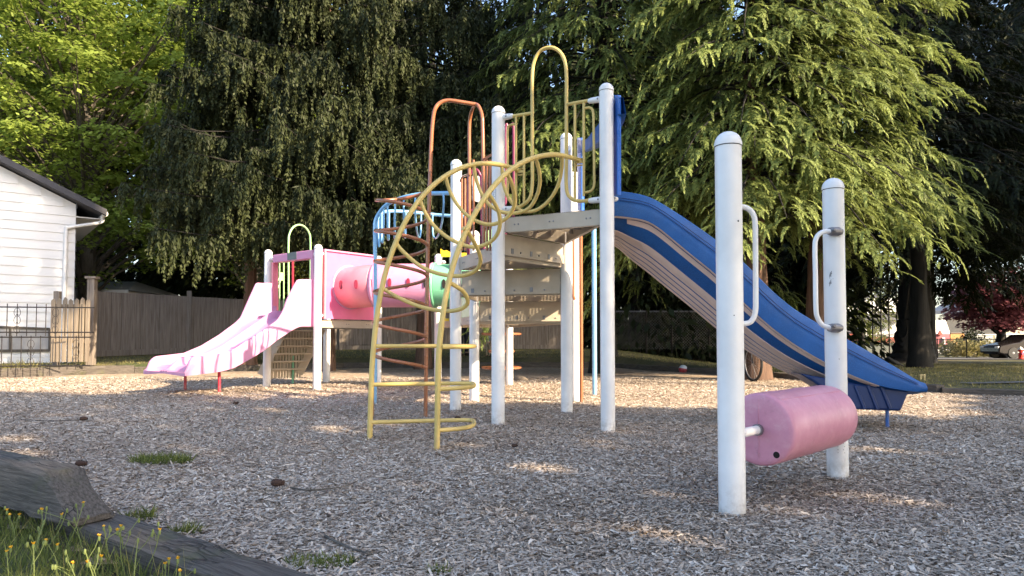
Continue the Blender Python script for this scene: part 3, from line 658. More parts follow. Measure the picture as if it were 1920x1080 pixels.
for x, y in ((411, 735), (347, 731)):
    b = gr(x, y, .05); MB().tube([Vector((b.x, b.y, -.12)), Vector((b.x, b.y, .2)), Vector((b.x - .02, b.y + .03, .38))], .021, 12).build('leg', M['red'], ds)
# header beam above the slide and side jambs
def PB(x, y): return onpl(x, y, p10 + sd2 * .05, p11 + sd2 * .05)
hb = MB().prism([PB(511, 478), PB(586, 468), PB(586, 484), PB(511, 493)], sd2 * -.12).build('slide_header', M['pink'], PS, smooth=False, bevel=.012)
MB().prism([PB(539, 474.5), PB(556, 472), PB(556, 486), PB(539, 488)], sd2 * .004).build('sticker', M['grayp'], hb, smooth=False)
MB().prism([PB(509, 492), PB(512, 492), PB(512, 582), PB(509, 582)], sd2 * -.1).build('jamb', M['salmon'], hb, smooth=False)
MB().prism([PB(582, 484), PB(587, 484), PB(587, 612), PB(582, 612)], sd2 * -.1).build('jamb', M['pink'], hb, smooth=False)
dl = p11 - p10
for o, p, s in ((o10, p10, 1), (o11, p11, -1)):
    clamp(o, p, dl * s, PB(550, 480).z, .07, .035)
# pink tube panel on p11-p9
dp = (p9 - p11).normalized(); npn = Vector((dp.y, -dp.x, 0))
def TB(x, y): return onpl(x, y, p11, p9)
pz0, pz1 = 1.115, TB(603, 470).z
a_, b_ = p11 + dp * .09, p9 - dp * .09
def vz(p, z): return Vector((p.x, p.y, z))
pc = (p11 + p9) / 2; tz = .8 + (635 - 537) / F * 11.15; tr = .335
N_ = 40; ring = [pc + dp * (tr * math.cos(2 * math.pi * k / N_)) + Vector((0, 0, tz + tr * math.sin(2 * math.pi * k / N_))) for k in range(N_)]
hx = (b_ - a_).length / 2; hz0, hz1 = pz0 - tz, pz1 - tz
outer = []
for k in range(N_):
    an = 2 * math.pi * k / N_; cx_, sy_ = math.cos(an), math.sin(an)
    t_ = min(hx / abs(cx_) if abs(cx_) > 1e-6 else 9e9, (hz1 if sy_ > 0 else -hz0) / abs(sy_) if abs(sy_) > 1e-6 else 9e9)
    outer.append(pc + dp * (t_ * cx_) + Vector((0, 0, tz + t_ * sy_)))
# snap to the corners
for cx_, cz_ in ((hx, hz1), (-hx, hz1), (-hx, hz0), (hx, hz0)):
    c = pc + dp * cx_ + Vector((0, 0, tz + cz_)); k = min(range(N_), key=lambda i: (outer[i] - c).length); outer[k] = c
m = MB().add(outer + ring, [(k, (k + 1) % N_, N_ + (k + 1) % N_, N_ + k) for k in range(N_)])
tp_ = m.build('tube_panel', M['hotpink'], PS, smooth=False, solid=.035)
tp_['label'] = 'hot pink square panel around the tube mouth'
MB().bar(vz(a_, pz1 + .012) + npn * .01, vz(b_, pz1 + .012) + npn * .01, .08, .03).build('panel_lip', M['pink'], tp_, smooth=False, bevel=.01)
MB().bar(vz(a_, (pz0 + pz1) / 2) + npn * .02, vz(a_ + dp * .03, (pz0 + pz1) / 2) + npn * .02, .06, pz1 - pz0).build('panel_edge', M['salmon'], tp_, smooth=False)
MB().lathe([(tr + .03, 0), (tr + .03, .02), (tr + .005, .03)], vz(pc, tz) + npn * .01, 40, tuple(npn)).build('tube_collar', M['pink'], tp_)
for z in (pz1 - .05, pz0 + .05): clamp(o11, p11, dp, z, .05, .024); clamp(o9, p9, -dp, z, .05, .024)
# crawl tube: salmon elbow, pink middle, green end
path = catmull([vz(pc, tz), vz(pc + npn * .2, tz), Vector((-2.3, 11.07, tz)), Vector((-2.1, 11.0, tz)), Vector((-1.85, 10.97, tz)), Vector((-1.2, 10.95, tz)), Vector((-.9, 10.95, tz)), Vector((-.5, 10.97, tz))], 8)
def seg(x0, x1, sh):
    pp = [q for q in path if x0 <= q.x <= x1] if x0 > -9 else [q for q in path if q.x <= x1]
    return pp
cuts = [at(705, 530, 10.98).x, at(812, 530, 10.95).x]
def tubeseg(name, pp, m, r, label=None, par=None):
    return MB().tube(pp, r, 36, cap=False).build(name, m, par or PS, label=label, solid=.012, sharp=80)
def onpath(x):
    for a, b in zip(path[:-1], path[1:]):
        if a.x <= x <= b.x: return a.lerp(b, (x - a.x) / (b.x - a.x))
c1, c2 = onpath(cuts[0]), onpath(cuts[1])
t1 = tubeseg('crawl_tube', [q for q in path if q.x < cuts[0] - .015] + [c1], M['salmon'], .335, 'salmon red bent section of the crawl tube')
t2 = tubeseg('crawl_tube', [c1] + [q for q in path if cuts[0] + .015 < q.x < cuts[1] - .015] + [c2], M['pink'], .34, 'pale pink middle section of the crawl tube')
t3 = tubeseg('crawl_tube', [c2] + [q for q in path if q.x > cuts[1] + .015], M['green'], .33, 'green end section of the crawl tube')
for c, par, m in ((c1, t2, M['pink']), (c2, t2, M['pink']), (c2 + Vector((.03, 0, 0)), t3, M['green'])):
    MB().lathe([(.32, -.022), (.355, -.022), (.365, -.01), (.365, .01), (.355, .022), (.32, .022)], c, 36, (1, -.1, 0)).build('flange', m, par)
def surfY(x, y, r):
    Y = 9.0
    while Y < 12:
        c = at(x, y, Y); dmin = min((c - q).length for q in dense)
        if dmin < r: return Y
        Y += .01
    return 10.5
dense = catmull(path, 6)
def slot(x, y, rad, par, m, hw=.028, hh=.07):
    c = at(x, y, surfY(x, y, rad + .012)); a = [c + Vector((hw * math.copysign(abs(math.cos(t)) ** .8, math.cos(t)), 0, hh * math.sin(t))) for t in [2 * math.pi * k / 20 for k in range(20)]]
    MB().prism(a, (0, .03, 0)).build('window_slot_fill', m, par, smooth=False)  # solid inset, coloured dark instead of a cut-through opening
slot(639, 534, .347, t1, M['slotred']); slot(667, 533, .347, t1, M['slotred']); slot(694, 531, .347, t1, M['slotred'])
for x, m_ in ((730, 'slotred'), (765, 'slotred'), (797, 'holefill')): slot(x, 530, .352, t2, M[m_])
slot(832, 532, .345, t3, M['holefill'])
# panel holding the green end
q0, q1 = at(843, 603, 10.8), at(826, 603, 11.4)
ge = MB().prism([at(842, 482, 10.7), at(884, 482, 10.7), at(884, 603, 10.7), at(842, 603, 10.7)], (0, .04, 0)).build('tube_end_panel', M['grayp'], PS, smooth=False, bevel=.01)
MB().prism([at(826, 466, 10.85), at(832, 470, 10.85), at(838, 469, 10.85), at(846, 474, 10.85), at(884, 474, 10.85), at(884, 481, 10.85), at(826, 481, 10.85)], (0, .10, 0)).build('crenellated_top', M['yellowp'], ge, smooth=False)
MB().prism([at(826, 597, 10.84), at(850, 597, 10.84), at(850, 602, 10.84), at(826, 602, 10.84)], (0, .05, 0)).build('bottom_strip', M['yellowp'], ge, smooth=False)
clamp(o12, p12, (1, -.3), topz(492, p12), .07, .03)
# green barrier with hoop on the far edge
def GB(x, y): return onpl(x, y, p10, p8)
gb = tube('hoop_barrier', [GB(541, 600), GB(541, 520), GB(541, 455), GB(543, 438), GB(550, 426), GB(561, 421.5), GB(572, 426), GB(580, 438), GB(582, 455), GB(582, 520), GB(582, 600)], .0165, M['lgreen'], PS, label='pale green barrier with an arched hoop')
for x in (516, 524, 532): tube('bar', [GB(x, 490), GB(x, 585)], .012, M['lgreen'], gb, sub=0)
tube('hand_grip', [GB(524, 493), GB(516, 494), GB(513, 502), GB(513, 545), GB(514, 585)], .011, M['lgreen'], gb)
tube('hand_grip', [GB(524, 520), GB(517, 535), GB(514, 548), GB(521, 540), GB(526, 526)], .009, M['lgreen'], gb)
tube('top_rail', [GB(520, 488.5), GB(541, 488.5)], .013, M['lgreen'], gb, sub=0); tube('top_rail', [GB(582, 493), GB(600, 493)], .013, M['lgreen'], gb, sub=0)
MB().prism([GB(525, 511), GB(531, 511), GB(531, 526), GB(525, 526)], (-.01, -.02, 0)).build('connector_plate', M['lgreen'], gb, smooth=False)
tube('safety_rail', [at(549, 620, 12.6), at(549, 480, 12.6)], .02, M['red'], PS, sub=0)
# perforated stairs going down on the far side
st0, st1 = at(572, 616, 12.2), at(528, 702, 12.2)
sw = [Vector((.26, .16, 0)), Vector((-.30, -.18, 0))]
sr = MB()
sr.bar(st0 + sw[1], st1 + sw[1], .02, .13); sr.bar(st0 + sw[0], st1 + sw[0], .02, .13)
stair = sr.build('stair', M['tan'], PS, smooth=False)
for k in range(6):
    c = st0.lerp(st1, (k + .3) / 6); t = (sw[0] - sw[1]).normalized(); n_ = Vector((-t.y, t.x, 0))
    MB().bar(c + sw[1], c + sw[0], .20, .02).build('tread', M['tan'], stair, smooth=False)
    MB().bar(c + sw[1] + n_ * .08 - Vector((0, 0, .09)), c + sw[0] + n_ * .08 - Vector((0, 0, .09)), .004, .15).build('stair_riser', M['perf'], stair, smooth=False)
q = at(549, 712, 12.3); tube('stair_leg', [Vector((q.x, q.y, -.1)), Vector((q.x, q.y, .5))], .02, M['green'], stair, sub=0)
# stacked orange step discs
c0 = Vector((at(940, 660, 12.4).x, 12.4, 0)); dsk = tube('disc_climber', [c0 - Vector((0, 0, .1)), c0 + Vector((0, 0, 1.05))], .022, M['orange'], PS, sub=0, label='orange disc step climber')
for y, r_ in ((626, .36), (658, .24), (689, .36)):
    z = at(940, y, 12.4).z; MB().lathe([(r_ * .9, -.03), (r_, -.015), (r_, .01), (r_ * .93, .02), (.03, .025)], c0 + Vector((0, 0, z)), 28).build('step_disc', M['orange'], dsk)

# ---------------------------------------------------------------- rolling log
LR = thing('rolling_log', 'dusty pink rolling barrel between two white posts in the wood chips nearest the camera', 'log roller', (1.47, 3.65, 0))
g1, g2 = P(1373, 962), P(1571, 888)
l1 = post(g1, topz(247, g1), parent=LR, r=.0605, n=40); l2 = post(g2, topz(334, g2), M['whitechip'], LR, r=.0605, n=40, label='far white post with scraped paint and worn grey clamps')
def HP(y): return lambda x, yy: at(x, yy, y)
h = HP(g1.y + .02); tube('handle', [h(1378, 388), h(1393, 388), h(1405, 393), h(1413, 404), h(1416, 422), h(1416.5, 480), h(1417, 560), h(1416, 585), h(1411, 599), h(1402, 606), h(1380, 608)], .0125, M['white'], l1, 16, 6)
h = HP(g2.y - .075); tube('handle', [h(1562, 434), h(1548, 434), h(1537, 438), h(1530, 448), h(1528, 465), h(1529, 520), h(1530, 580), h(1534, 598), h(1543, 610), h(1556, 614), h(1568, 615)], .014, M['white'], l2, 16, 6)
for y in (434, 615):
    c = at(1562, y, g2.y - .07); MB().tube([c + Vector((-.025, -.005, 0)), c + Vector((-.01, 0, 0)), c + Vector((.03, 0, 0)), c + Vector((.05, .01, 0))], [.022, .026, .027, .02], 16).build('clamp', M['metal'], l2)
for y in (425, 605):
    c = at(1564, y + 6, g2.y - .10); MB().lathe([(.012, -.004), (.012, .005), (.007, .01)], c, 8, (0, -1, 0)).build('bolt', M['metal'], l2)
for (p, yy, xx, rr) in ((g1, 418, 1383.5, .004), (g1, 274, 1384, .003), (g1, 592, 1375, .0025)):
    a = math.atan2(-1, 0) + math.asin(max(-1, min(1, (at(xx, yy, p.y - .05).x - p.x) / .0605))); c = Vector((p.x + .0608 * math.cos(a), p.y + .0608 * math.sin(a), topz(yy, p)))
    MB().lathe([(rr, -.001), (rr, .001)], c, 10, (math.cos(a), math.sin(a), 0)).build('bolt_hole_fill', M['holefill'], l1)
ax = (g2 - g1); ax.z = 0; ax.normalize(); rz_ = .355; rr_ = .178
s0 = g1 + ax * .275 + Vector((0, 0, rz_)); ln = (g2 - g1).length - .275 - .15
pr = [(.02, .004), (rr_ - .035, .0), (rr_ - .012, .004), (rr_ - .003, .012), (rr_, .03), (rr_, .06)] + [(rr_ + .0012 * math.sin(k * 1.3), .06 + (ln - .12) * k / 10) for k in range(1, 10)] + [(rr_, ln - .06), (rr_ - .004, ln - .02), (rr_ - .03, ln), (.02, ln)]
ro = MB().lathe(pr, s0, 72, tuple(ax)).build('roller', M['pinkroll'], LR, sharp=50)
MB().tube([s0 + ax * .0, s0 - ax * .02], .028, 16).build('hub', M['metal'], ro); MB().tube([s0 - ax * .015, g1 + ax * .05 + Vector((0, 0, rz_))], .022, 16).build('axle', M['white'], ro)
MB().tube([s0 + ax * ln, g2 + Vector((0, 0, rz_))], .022, 16).build('axle', M['white'], ro)
up = Vector((0, 0, 1)); side = ax.cross(up); c = s0 + side * .09 - up * .112
MB().lathe([(.016, -.002), (.016, .005)], c + ax * .002, 20, tuple(-ax)).build('drain_hole_fill', M['holefill'], ro)
MB().lathe([(.02, -.001), (.021, .003), (.015, .004)], c + ax * .002, 20, tuple(-ax)).build('hole_rim', M['pinkroll'], ro)
sd_ = side * math.cos(1.0) + up * math.sin(1.0)
MB().tube([s0 + ax * .02 + sd_ * (rr_ - .006), s0 + ax * .05 + sd_ * (rr_ + .0003), s0 + ax * (ln - .05) + sd_ * (rr_ + .0003)], .0022, 6).build('mould_seam', M['pinkroll'], ro)
MB().tube([s0 + ax * .0012 + up * .03, s0 + ax * .0012 + up * (rr_ - .03)], .002, 6).tube([s0 + ax * .0012 - up * .03, s0 + ax * .0012 - up * (rr_ - .03)], .002, 6).build('end_seam', M['pinkroll'], ro)
# torn sticker low on the far post
fr = MB(); 
for i in range(5):
    z = .13 + i * .018; fr.add([Vector((g2.x + .0618 * math.cos(a), g2.y + .0618 * math.sin(a), z + dz)) for a, dz in ((-2.0, 0), (-1.3 - .1 * (i % 2), 0), (-1.3 - .1 * (i % 2), .004), (-2.0, .004))], [(0, 1, 2, 3)])
fr.build('warning_sticker', M['metal'], l2, smooth=False)
# ---------------------------------------------------------------- border timbers
def timber(a, b, z0, h, wd, m, label, group=None, name='border_timber', M_=None):
    a, b = Vector((a[0], a[1], 0)), Vector((b[0], b[1], 0)); ln = (b - a).length; n = max(4, int(ln / .12))
    rows = []; t = (b - a).normalized(); s = Vector((-t.y, t.x, 0)); r_ = np.random.RandomState(int(abs(a.x * 100 + b.y * 37)) % 9999)
    for i in range(n + 1):
        q = a.lerp(b, i / n); e = lambda: r_.randn() * .004
        rows.append([q + s * (-wd / 2 + e()) + Vector((0, 0, z0 - .08)), q + s * (-wd / 2 + e()) + Vector((0, 0, z0 + h - .012 + e())), q + s * (-wd / 2 + .012) + Vector((0, 0, z0 + h + e())),
                     q + Vector((0, 0, z0 + h + e())), q + s * (wd / 2 - .012) + Vector((0, 0, z0 + h + e())), q + s * (wd / 2 + e()) + Vector((0, 0, z0 + h - .012 + e())), q + s * (wd / 2 + e()) + Vector((0, 0, z0 - .08))])
    mb = MB().grid(rows); k = len(rows[0]); mb.add(rows[0], [tuple(range(k))]); mb.add(rows[-1], [tuple(range(k))])
    c = (a + b) / 2; ang = math.atan2(t.y, t.x); rot = Matrix.Rotation(-ang, 3, 'Z')
    mb.v = [tuple(rot @ (Vector(p) - c)) for p in mb.v]
    o = mb.build(name, m, None, label, 'border timber', group, org=(0, 0, 0), sharp=30); o.location = c; o.rotation_euler = (0, 0, ang); return o
bl_ = {0: 'pale sunlit border timber below the iron fence', 1: 'border timber beside the low end of the pink slide', 2: 'dark border timber in front of the tall plank fence', 3: 'long dark border timber behind the deck posts', 4: 'dark border timber past the bicycle', 5: 'border timber behind the low end of the blue slide', 6: 'dark border timber to the right of the blue slide exit'}
for i in range(7):
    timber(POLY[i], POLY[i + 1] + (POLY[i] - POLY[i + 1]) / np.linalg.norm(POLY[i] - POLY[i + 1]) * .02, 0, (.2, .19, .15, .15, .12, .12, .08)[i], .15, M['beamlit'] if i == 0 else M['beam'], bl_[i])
# two railroad ties in the near corner
timber((1.6, .38), (-3.1, 3.86), -.05, .14, .17, M['beam'], 'weathered lower railroad tie running under the weeds', name='railroad_tie')
def tie(a, b, cut, z0, z1, wd):
    a, b = Vector((a[0], a[1], 0)), Vector((b[0], b[1], 0)); t = (b - a).normalized(); s = Vector((-t.y, t.x, 0)); ln = (b - a).length; rows = []; n = 40
    r_ = np.random.RandomState(3)
    for i in range(n + 1):
        f = i / n; e = lambda k=.0035: r_.randn() * k; d = ln * f; top = z1 if d < ln - cut else z1 + (z0 + .02 - z1) * (d - ln + cut) / cut
        q = a + t * d
        rows.append([q + s * (u + e() * (1 if i < n else 3)) + Vector((0, 0, z + e())) for u, z in ((-wd / 2, z0), (-wd / 2, (z0 + top) / 2), (-wd / 2 + .004, top - .012), (-wd / 2 + .018, top), (-wd * .2, top + .002), (0, top - .003), (wd * .2, top + .002), (wd / 2 - .018, top), (wd / 2 - .004, top - .012), (wd / 2, (z0 + top) / 2), (wd / 2, z0), (-wd / 2, z0))])
    mb = MB().grid(rows); mb.add(rows[-1][:-1], [tuple(range(11))]); mb.add(rows[0][:-1], [tuple(range(11))])
    c = (a + b) / 2; ang = math.atan2(t.y, t.x); rot = Matrix.Rotation(-ang, 3, 'Z'); mb.v = [tuple(rot @ (Vector(p) - c)) for p in mb.v]
    o = mb.build('railroad_tie', M['beam'], None, 'weathered upper railroad tie with a sloping cut end above the weeds', 'border timber', org=(0, 0, 0), sharp=30); o.location = c; o.rotation_euler = (0, 0, ang)
tie((-4.2, 4.37), (-1.62, 2.70), .24, .095, .275, .16)

# ---------------------------------------------------------------- white house on the left
hA, hB = Vector((-11.9, 16.1, 0)), Vector((-10.76, 17.0, 0)); ht = (hB - hA).normalized(); hn = Vector((ht.y, -ht.x, 0))
HS = thing('house', 'white clapboard house with dark gable roof behind the iron fence', 'house', (hB.x - 2, hB.y + 1, .2))
LW = 7.0                                  # gable wall length
def HW(x, y): return onpl(x, y, hA, hB)
eave = HW(139, 383).z; rk0 = HW(0, 311); slope = (rk0.z - eave) / (Vector((hB.x - rk0.x, hB.y - rk0.y, 0)).length)
def wz(d): return eave + slope * min(d, LW - d) if True else 0     # wall height at distance d back from the corner
rows = []; ex = .215; z = .15; mb = MB()
while z < wz(LW / 2):
    z2 = z + ex
    d0_, d1_ = 0, LW
    if z2 > eave: d0_ = (z2 - eave) / slope; d1_ = LW - d0_
    if d1_ - d0_ < .1: break
    a, b = hB - ht * d0_, hB - ht * d1_
    mb.add([vz(a + hn * .028, z), vz(b + hn * .028, z), vz(b + hn * .008, z2), vz(a + hn * .008, z2), vz(a, z), vz(b, z)], [(0, 1, 2, 3), (4, 5, 1, 0)]); z = z2
hs = mb.build('gable_siding', M['siding'], HS, smooth=False)
core = MB(); pts = [vz(hB, .1), vz(hB, eave), vz(hB - ht * LW / 2, wz(LW / 2)), vz(hB - ht * LW, eave), vz(hB - ht * LW, .1)]
core.prism(pts, hn * -9).build('wall', M['siding'], HS, smooth=False)
sw_ = MB(); z = .15                       # side wall boards
while z < eave - .05:
    q = hB + ht * .0; sw_.add([vz(q + ht * .028, z), vz(q + ht * .028 - hn * 9, z), vz(q + ht * .008 - hn * 9, z + ex), vz(q + ht * .008, z + ex), vz(q, z), vz(q - hn * 9, z)], [(0, 1, 2, 3), (4, 5, 1, 0)]); z += ex
sw_.build('side_siding', M['siding'], HS, smooth=False)
ov = .62; rf = MB(); pk = vz(hB - ht * LW / 2, wz(LW / 2) + .04); e1 = vz(hB + ht * ov, eave - slope * ov + .04); e2 = vz(hB - ht * (LW + ov), eave - slope * ov + .04)
th = Vector((0, 0, .15))
for a, b in ((e1, pk), (pk, e2)):
    q = [a + hn * .35, b + hn * .35, b + hn * .35 + th, a + hn * .35 + th]; rf.prism(q, hn * -9.7)
rf.build('roof', M['roofdk'], HS, smooth=False)
MB().prism([vz(hB + ht * ov, eave - slope * ov - .02), vz(hB, eave - slope * ov - .02), vz(hB, eave - slope * ov), vz(hB + ht * ov, eave - slope * ov)], hn * -9).build('soffit', M['trim'], HS, smooth=False)
MB().tube([vz(hB + ht * (ov - .02), eave - slope * ov + .1) + hn * .2, vz(hB + ht * (ov - .02), eave - slope * ov + .1) - hn * 9], .07, 10).build('gutter', M['trim'], HS)
c = hB + hn * .08
tube('downspout', [vz(hB + ht * (ov - .06), eave - slope * ov + .05), vz(hB + ht * (ov - .1), eave - slope * ov - .10), vz(c - ht * .12, eave - slope * ov - .30), vz(c - ht * .20, eave - slope * ov - .45), vz(c - ht * .20, 2), vz(c - ht * .20, .2)], .042, M['trim'], HS)
wf = MB(); g_ = [HW(-60, 611), HW(93, 617), HW(93, 657), HW(-60, 658)]
w0 = MB().prism([p + hn * .03 for p in g_], hn * .02).build('basement_window', flat('dusty_window', (.33, .33, .34), .3, 0, .3), HS, smooth=False)
for a, b in ((0, 1), (1, 2), (2, 3)): wf.bar(g_[a] + hn * .05, g_[b] + hn * .05, .05, .06)
mm = [g_[0].lerp(g_[1], .5), g_[3].lerp(g_[2], .5)]; wf.bar(mm[0] + hn * .05, mm[1] + hn * .05, .05, .05); wf.build('window_frame', M['barkg'], w0, smooth=False)

# ---------------------------------------------------------------- iron fence panels, gate, plank fence
def iron(name, label, A, B, xs_, z0, z1, ztop, scrolls):
    o = thing(name, label, 'iron fence', (float((A[0] + B[0]) / 2), float((A[1] + B[1]) / 2), z0), 'wrought iron fence panels before the white house')
    for z in (z0 + .03, z1): tube('rail', [vz(Vector(A), z), vz(Vector(B), z)], .013, M['iron'], o, 8, 0)
    for i, x in enumerate(xs_):
        q = onpl(x, 640, A, B); tube('picket', [vz(q, z0 - .05), vz(q, ztop)], .0085, M['iron'], o, 6, 0)
        if i in scrolls:
            sc = []; t = (Vector(B) - Vector(A)).normalized(); zc = (z0 + z1) / 2 + .03
            for s in (-1, 1):
                for (dz, sz, fl) in ((.12, .10, 1), (-.04, .10, 1), (-.2, .09, -1)):
                    pp = []
                    for k in range(15):
                        a = k / 14 * 4.2; rr = sz * (1 - .55 * k / 14); pp.append(vz(q, zc + dz) + t * s * (.01 + rr * .62 * math.sin(a)) + Vector((0, 0, fl * rr * math.cos(a))))
                    sc.append(pp)
            m = MB()
            for pp in sc: m.tube(pp, .005, 5)
            m.build('scroll', M['iron'], o)
    return o
fA, fB = (-12.2, 13.55, 0), (-8.62, 14.2, 0)
iron('iron_fence_panel', 'lower black iron fence panel standing in the yellow weeds', fA, fB, [-60, -42, -24, -5, 3.5, 22, 40, 58, 76, 95, 112, 127, 143], .22, .83, .86, (1, 7, 12))
fA2, fB2 = (-12.2, 13.65, 0), (-8.62, 14.3, 0)
iron('iron_fence_panel', 'upper black iron fence panel with spear tips against the white wall', fA2, fB2, [-56, -38, -20, -4, 12, 31, 49.5, 67, 85, 103, 121, 137, 152], .90, 1.44, 1.51, (2, 5, 9))
gp = [gr(x, 682, .26) for x in (100, 160)]
gt = thing('picket_gate', 'narrow gate of pale wooden pickets behind the iron fence', 'gate', (gp[0].x, gp[0].y + .5, .25))
ga, gb_ = onpl(98, 640, (-12, 14.7, 0), (-8, 15.2, 0)), onpl(163, 640, (-12, 14.7, 0), (-8, 15.2, 0))
for i in range(7):
    q = ga.lerp(gb_, i / 6); MB().prism([vz(q, .3) - Vector((.045, 0, 0)), vz(q, .3) + Vector((.045, 0, 0)), vz(q, 1.62 + .02 * (i % 3)) + Vector((.045, 0, 0)), vz(q, 1.66 + .02 * (i % 3)), vz(q, 1.62) - Vector((.045, 0, 0))], (0, .02, 0)).build('picket', M['picket'], gt, smooth=False)
for z in (.75, 1.5): MB().bar(vz(ga, z) + Vector((0, .04, 0)), vz(gb_, z) + Vector((0, .04, 0)), .03, .09).build('rail', M['picket'], gt, smooth=False)
def wpost(x, yt, Y, w_, label, m=M['fence'], z0=.2, capd=True):
    b = at(x, 640, Y); zt__ = at(x, yt, Y).z
    o = MB().box((b.x, Y, (zt__ + z0) / 2), (w_, w_, zt__ - z0), .1).build('fence_post', m, None, label, 'fence post', smooth=False, bevel=.008)
    if capd: MB().box((0, 0, 0), (w_ * 1.45, w_ * 1.45, .05), .1).build('cap', m, None, org=(0, 0, 0), smooth=False, bevel=.006).parent = o
    if capd:
        c = [ch for ch in o.children][0]; c.location = (0, 0, zt__ - z0 + .027)
    return o
wpost(171, 523, 15.6, .16, 'tall square fence post with a flat cap between the gate and the plank fence', M['fence'])
wpost(106, 546, 15.3, .12, 'grey wooden post at the hinge side of the picket gate', M['fence'], capd=False)
def plankfence(pts, label):
    base = Vector((pts[0][0], pts[0][1], 0)); o = thing('plank_fence', label, 'plank fence', tuple(base + Vector((0, 0, G(base.x, base.y)))))
    m = MB(); tr_ = MB(); r_ = np.random.RandomState(11)
    for (x0, y0, h0), (x1, y1, h1) in zip(pts[:-1], pts[1:]):
        a, b = Vector((x0, y0, 0)), Vector((x1, y1, 0)); ln = (b - a).length; n = int(ln / .145); t = (b - a) / ln; nn = Vector((t.y, -t.x, 0)); nn = nn if nn.y < 0 else -nn
        for i in range(n):
            q = a + t * (i + .5) * ln / n; h = h0 + (h1 - h0) * i / n; z0 = G(q.x, q.y) + .18; ang = math.atan2(t.y, t.x)
            m.box(q + nn * (r_.rand() * .008) + Vector((0, 0, (z0 + h) / 2)), (ln / n - .004 - .004 * r_.rand(), .018, h - z0 + r_.randn() * .006), ang)
        for zz in (.5, 1.5): tr_.bar(vz(a - nn * .05, zz), vz(b - nn * .05, zz), .05, .09)
        za_, zb2 = G(a.x, a.y), G(b.x, b.y); tr_.bar(vz(a + nn * .02, za_ + .1), vz(b + nn * .02, zb2 + .1), .03, .16)
    m.build('planks', M['fence'], o, smooth=False); tr_.build('rails', M['fence'], o, smooth=False)
    for (x0, y0, h0) in pts[1:]:
        MB().box((x0, y0 - .05, (h0 + .12 + .2) / 2), (.13, .13, h0 + .02), .3).build('post', M['fence'], o, smooth=False)
pA, pB = onpl(177, 640, (-12, 19, 0), (0, 19, 0)), onpl(355, 640, (-12, 21.7, 0), (0, 21.7, 0))
pC = (-9.0, 24.2); 
plankfence([(pA.x, pA.y, at(177, 546, 19).z), (pB.x, pB.y, at(355, 556, 21.7).z), (-9.0, 24.3, at(470, 562, 24.2).z), (-6.2, 25.2, 2.12), (-3.4, 25.8, 2.1), (-.5, 26.2, 2.05), (2.4, 26.5, 2.0)], 'weathered grey plank fence running behind the pink slide')
# sheds beyond the fence
def shed(name, label, x0, x1, Y, zr, ze, dep, hip=0, wall=M['siding'], roof=M['roofgr']):
    X0, X1 = at(x0, 600, Y).x, at(x1, 600, Y).x; c = (X0 + X1) / 2
    o = thing(name, label, 'shed', (c, Y, 0))
    MB().box((c, Y + dep / 2, ze / 2), (X1 - X0 - .5, dep, ze)).build('wall', wall, o, smooth=False)
    m = MB(); r0 = [(X0, Y - .2, ze), (X1, Y - .2, ze), (X1, Y + dep, ze), (X0, Y + dep, ze)]; a, b = (X0 + hip * (X1 - X0), Y + dep / 2, zr), (X1 - .4 * (X1 - X0), Y + dep / 2, zr)
    m.add(r0 + [a, b], [(0, 1, 5, 4), (2, 3, 4, 5), (1, 2, 5), (3, 0, 4), (0, 3, 2, 1)]); m.build('roof', roof, o, smooth=False)
    MB().bar((X0, Y - .22, ze - .05), (X1, Y - .22, ze - .05), .03, .14).build('fascia', M['trim'], o, smooth=False)
shed('garden_shed', 'low grey roofed shed just behind the plank fence by the house', 120, 246, 24, at(150, 519, 24).z, at(150, 545, 24).z, 4, .05)
shed('garden_shed', 'small grey roofed shed seen over the fence behind the pink slide', 430, 560, 34, at(480, 536, 34).z, at(480, 553, 34).z, 5, .3)
# overhead wires
for y0, y1, la in ((492, 496, 'upper thin utility wire crossing the dark trees'), (498, 499, 'lower thin utility wire crossing the dark trees')):
    a, b = at(100, y0, 27), at(700, y1 + 1, 36); m_ = (a + b) / 2 - Vector((0, 0, .12)); MB().tube(catmull([a, m_, b], 10), .011, 5).build('utility_wire', M['metal'], None, la, 'wire')

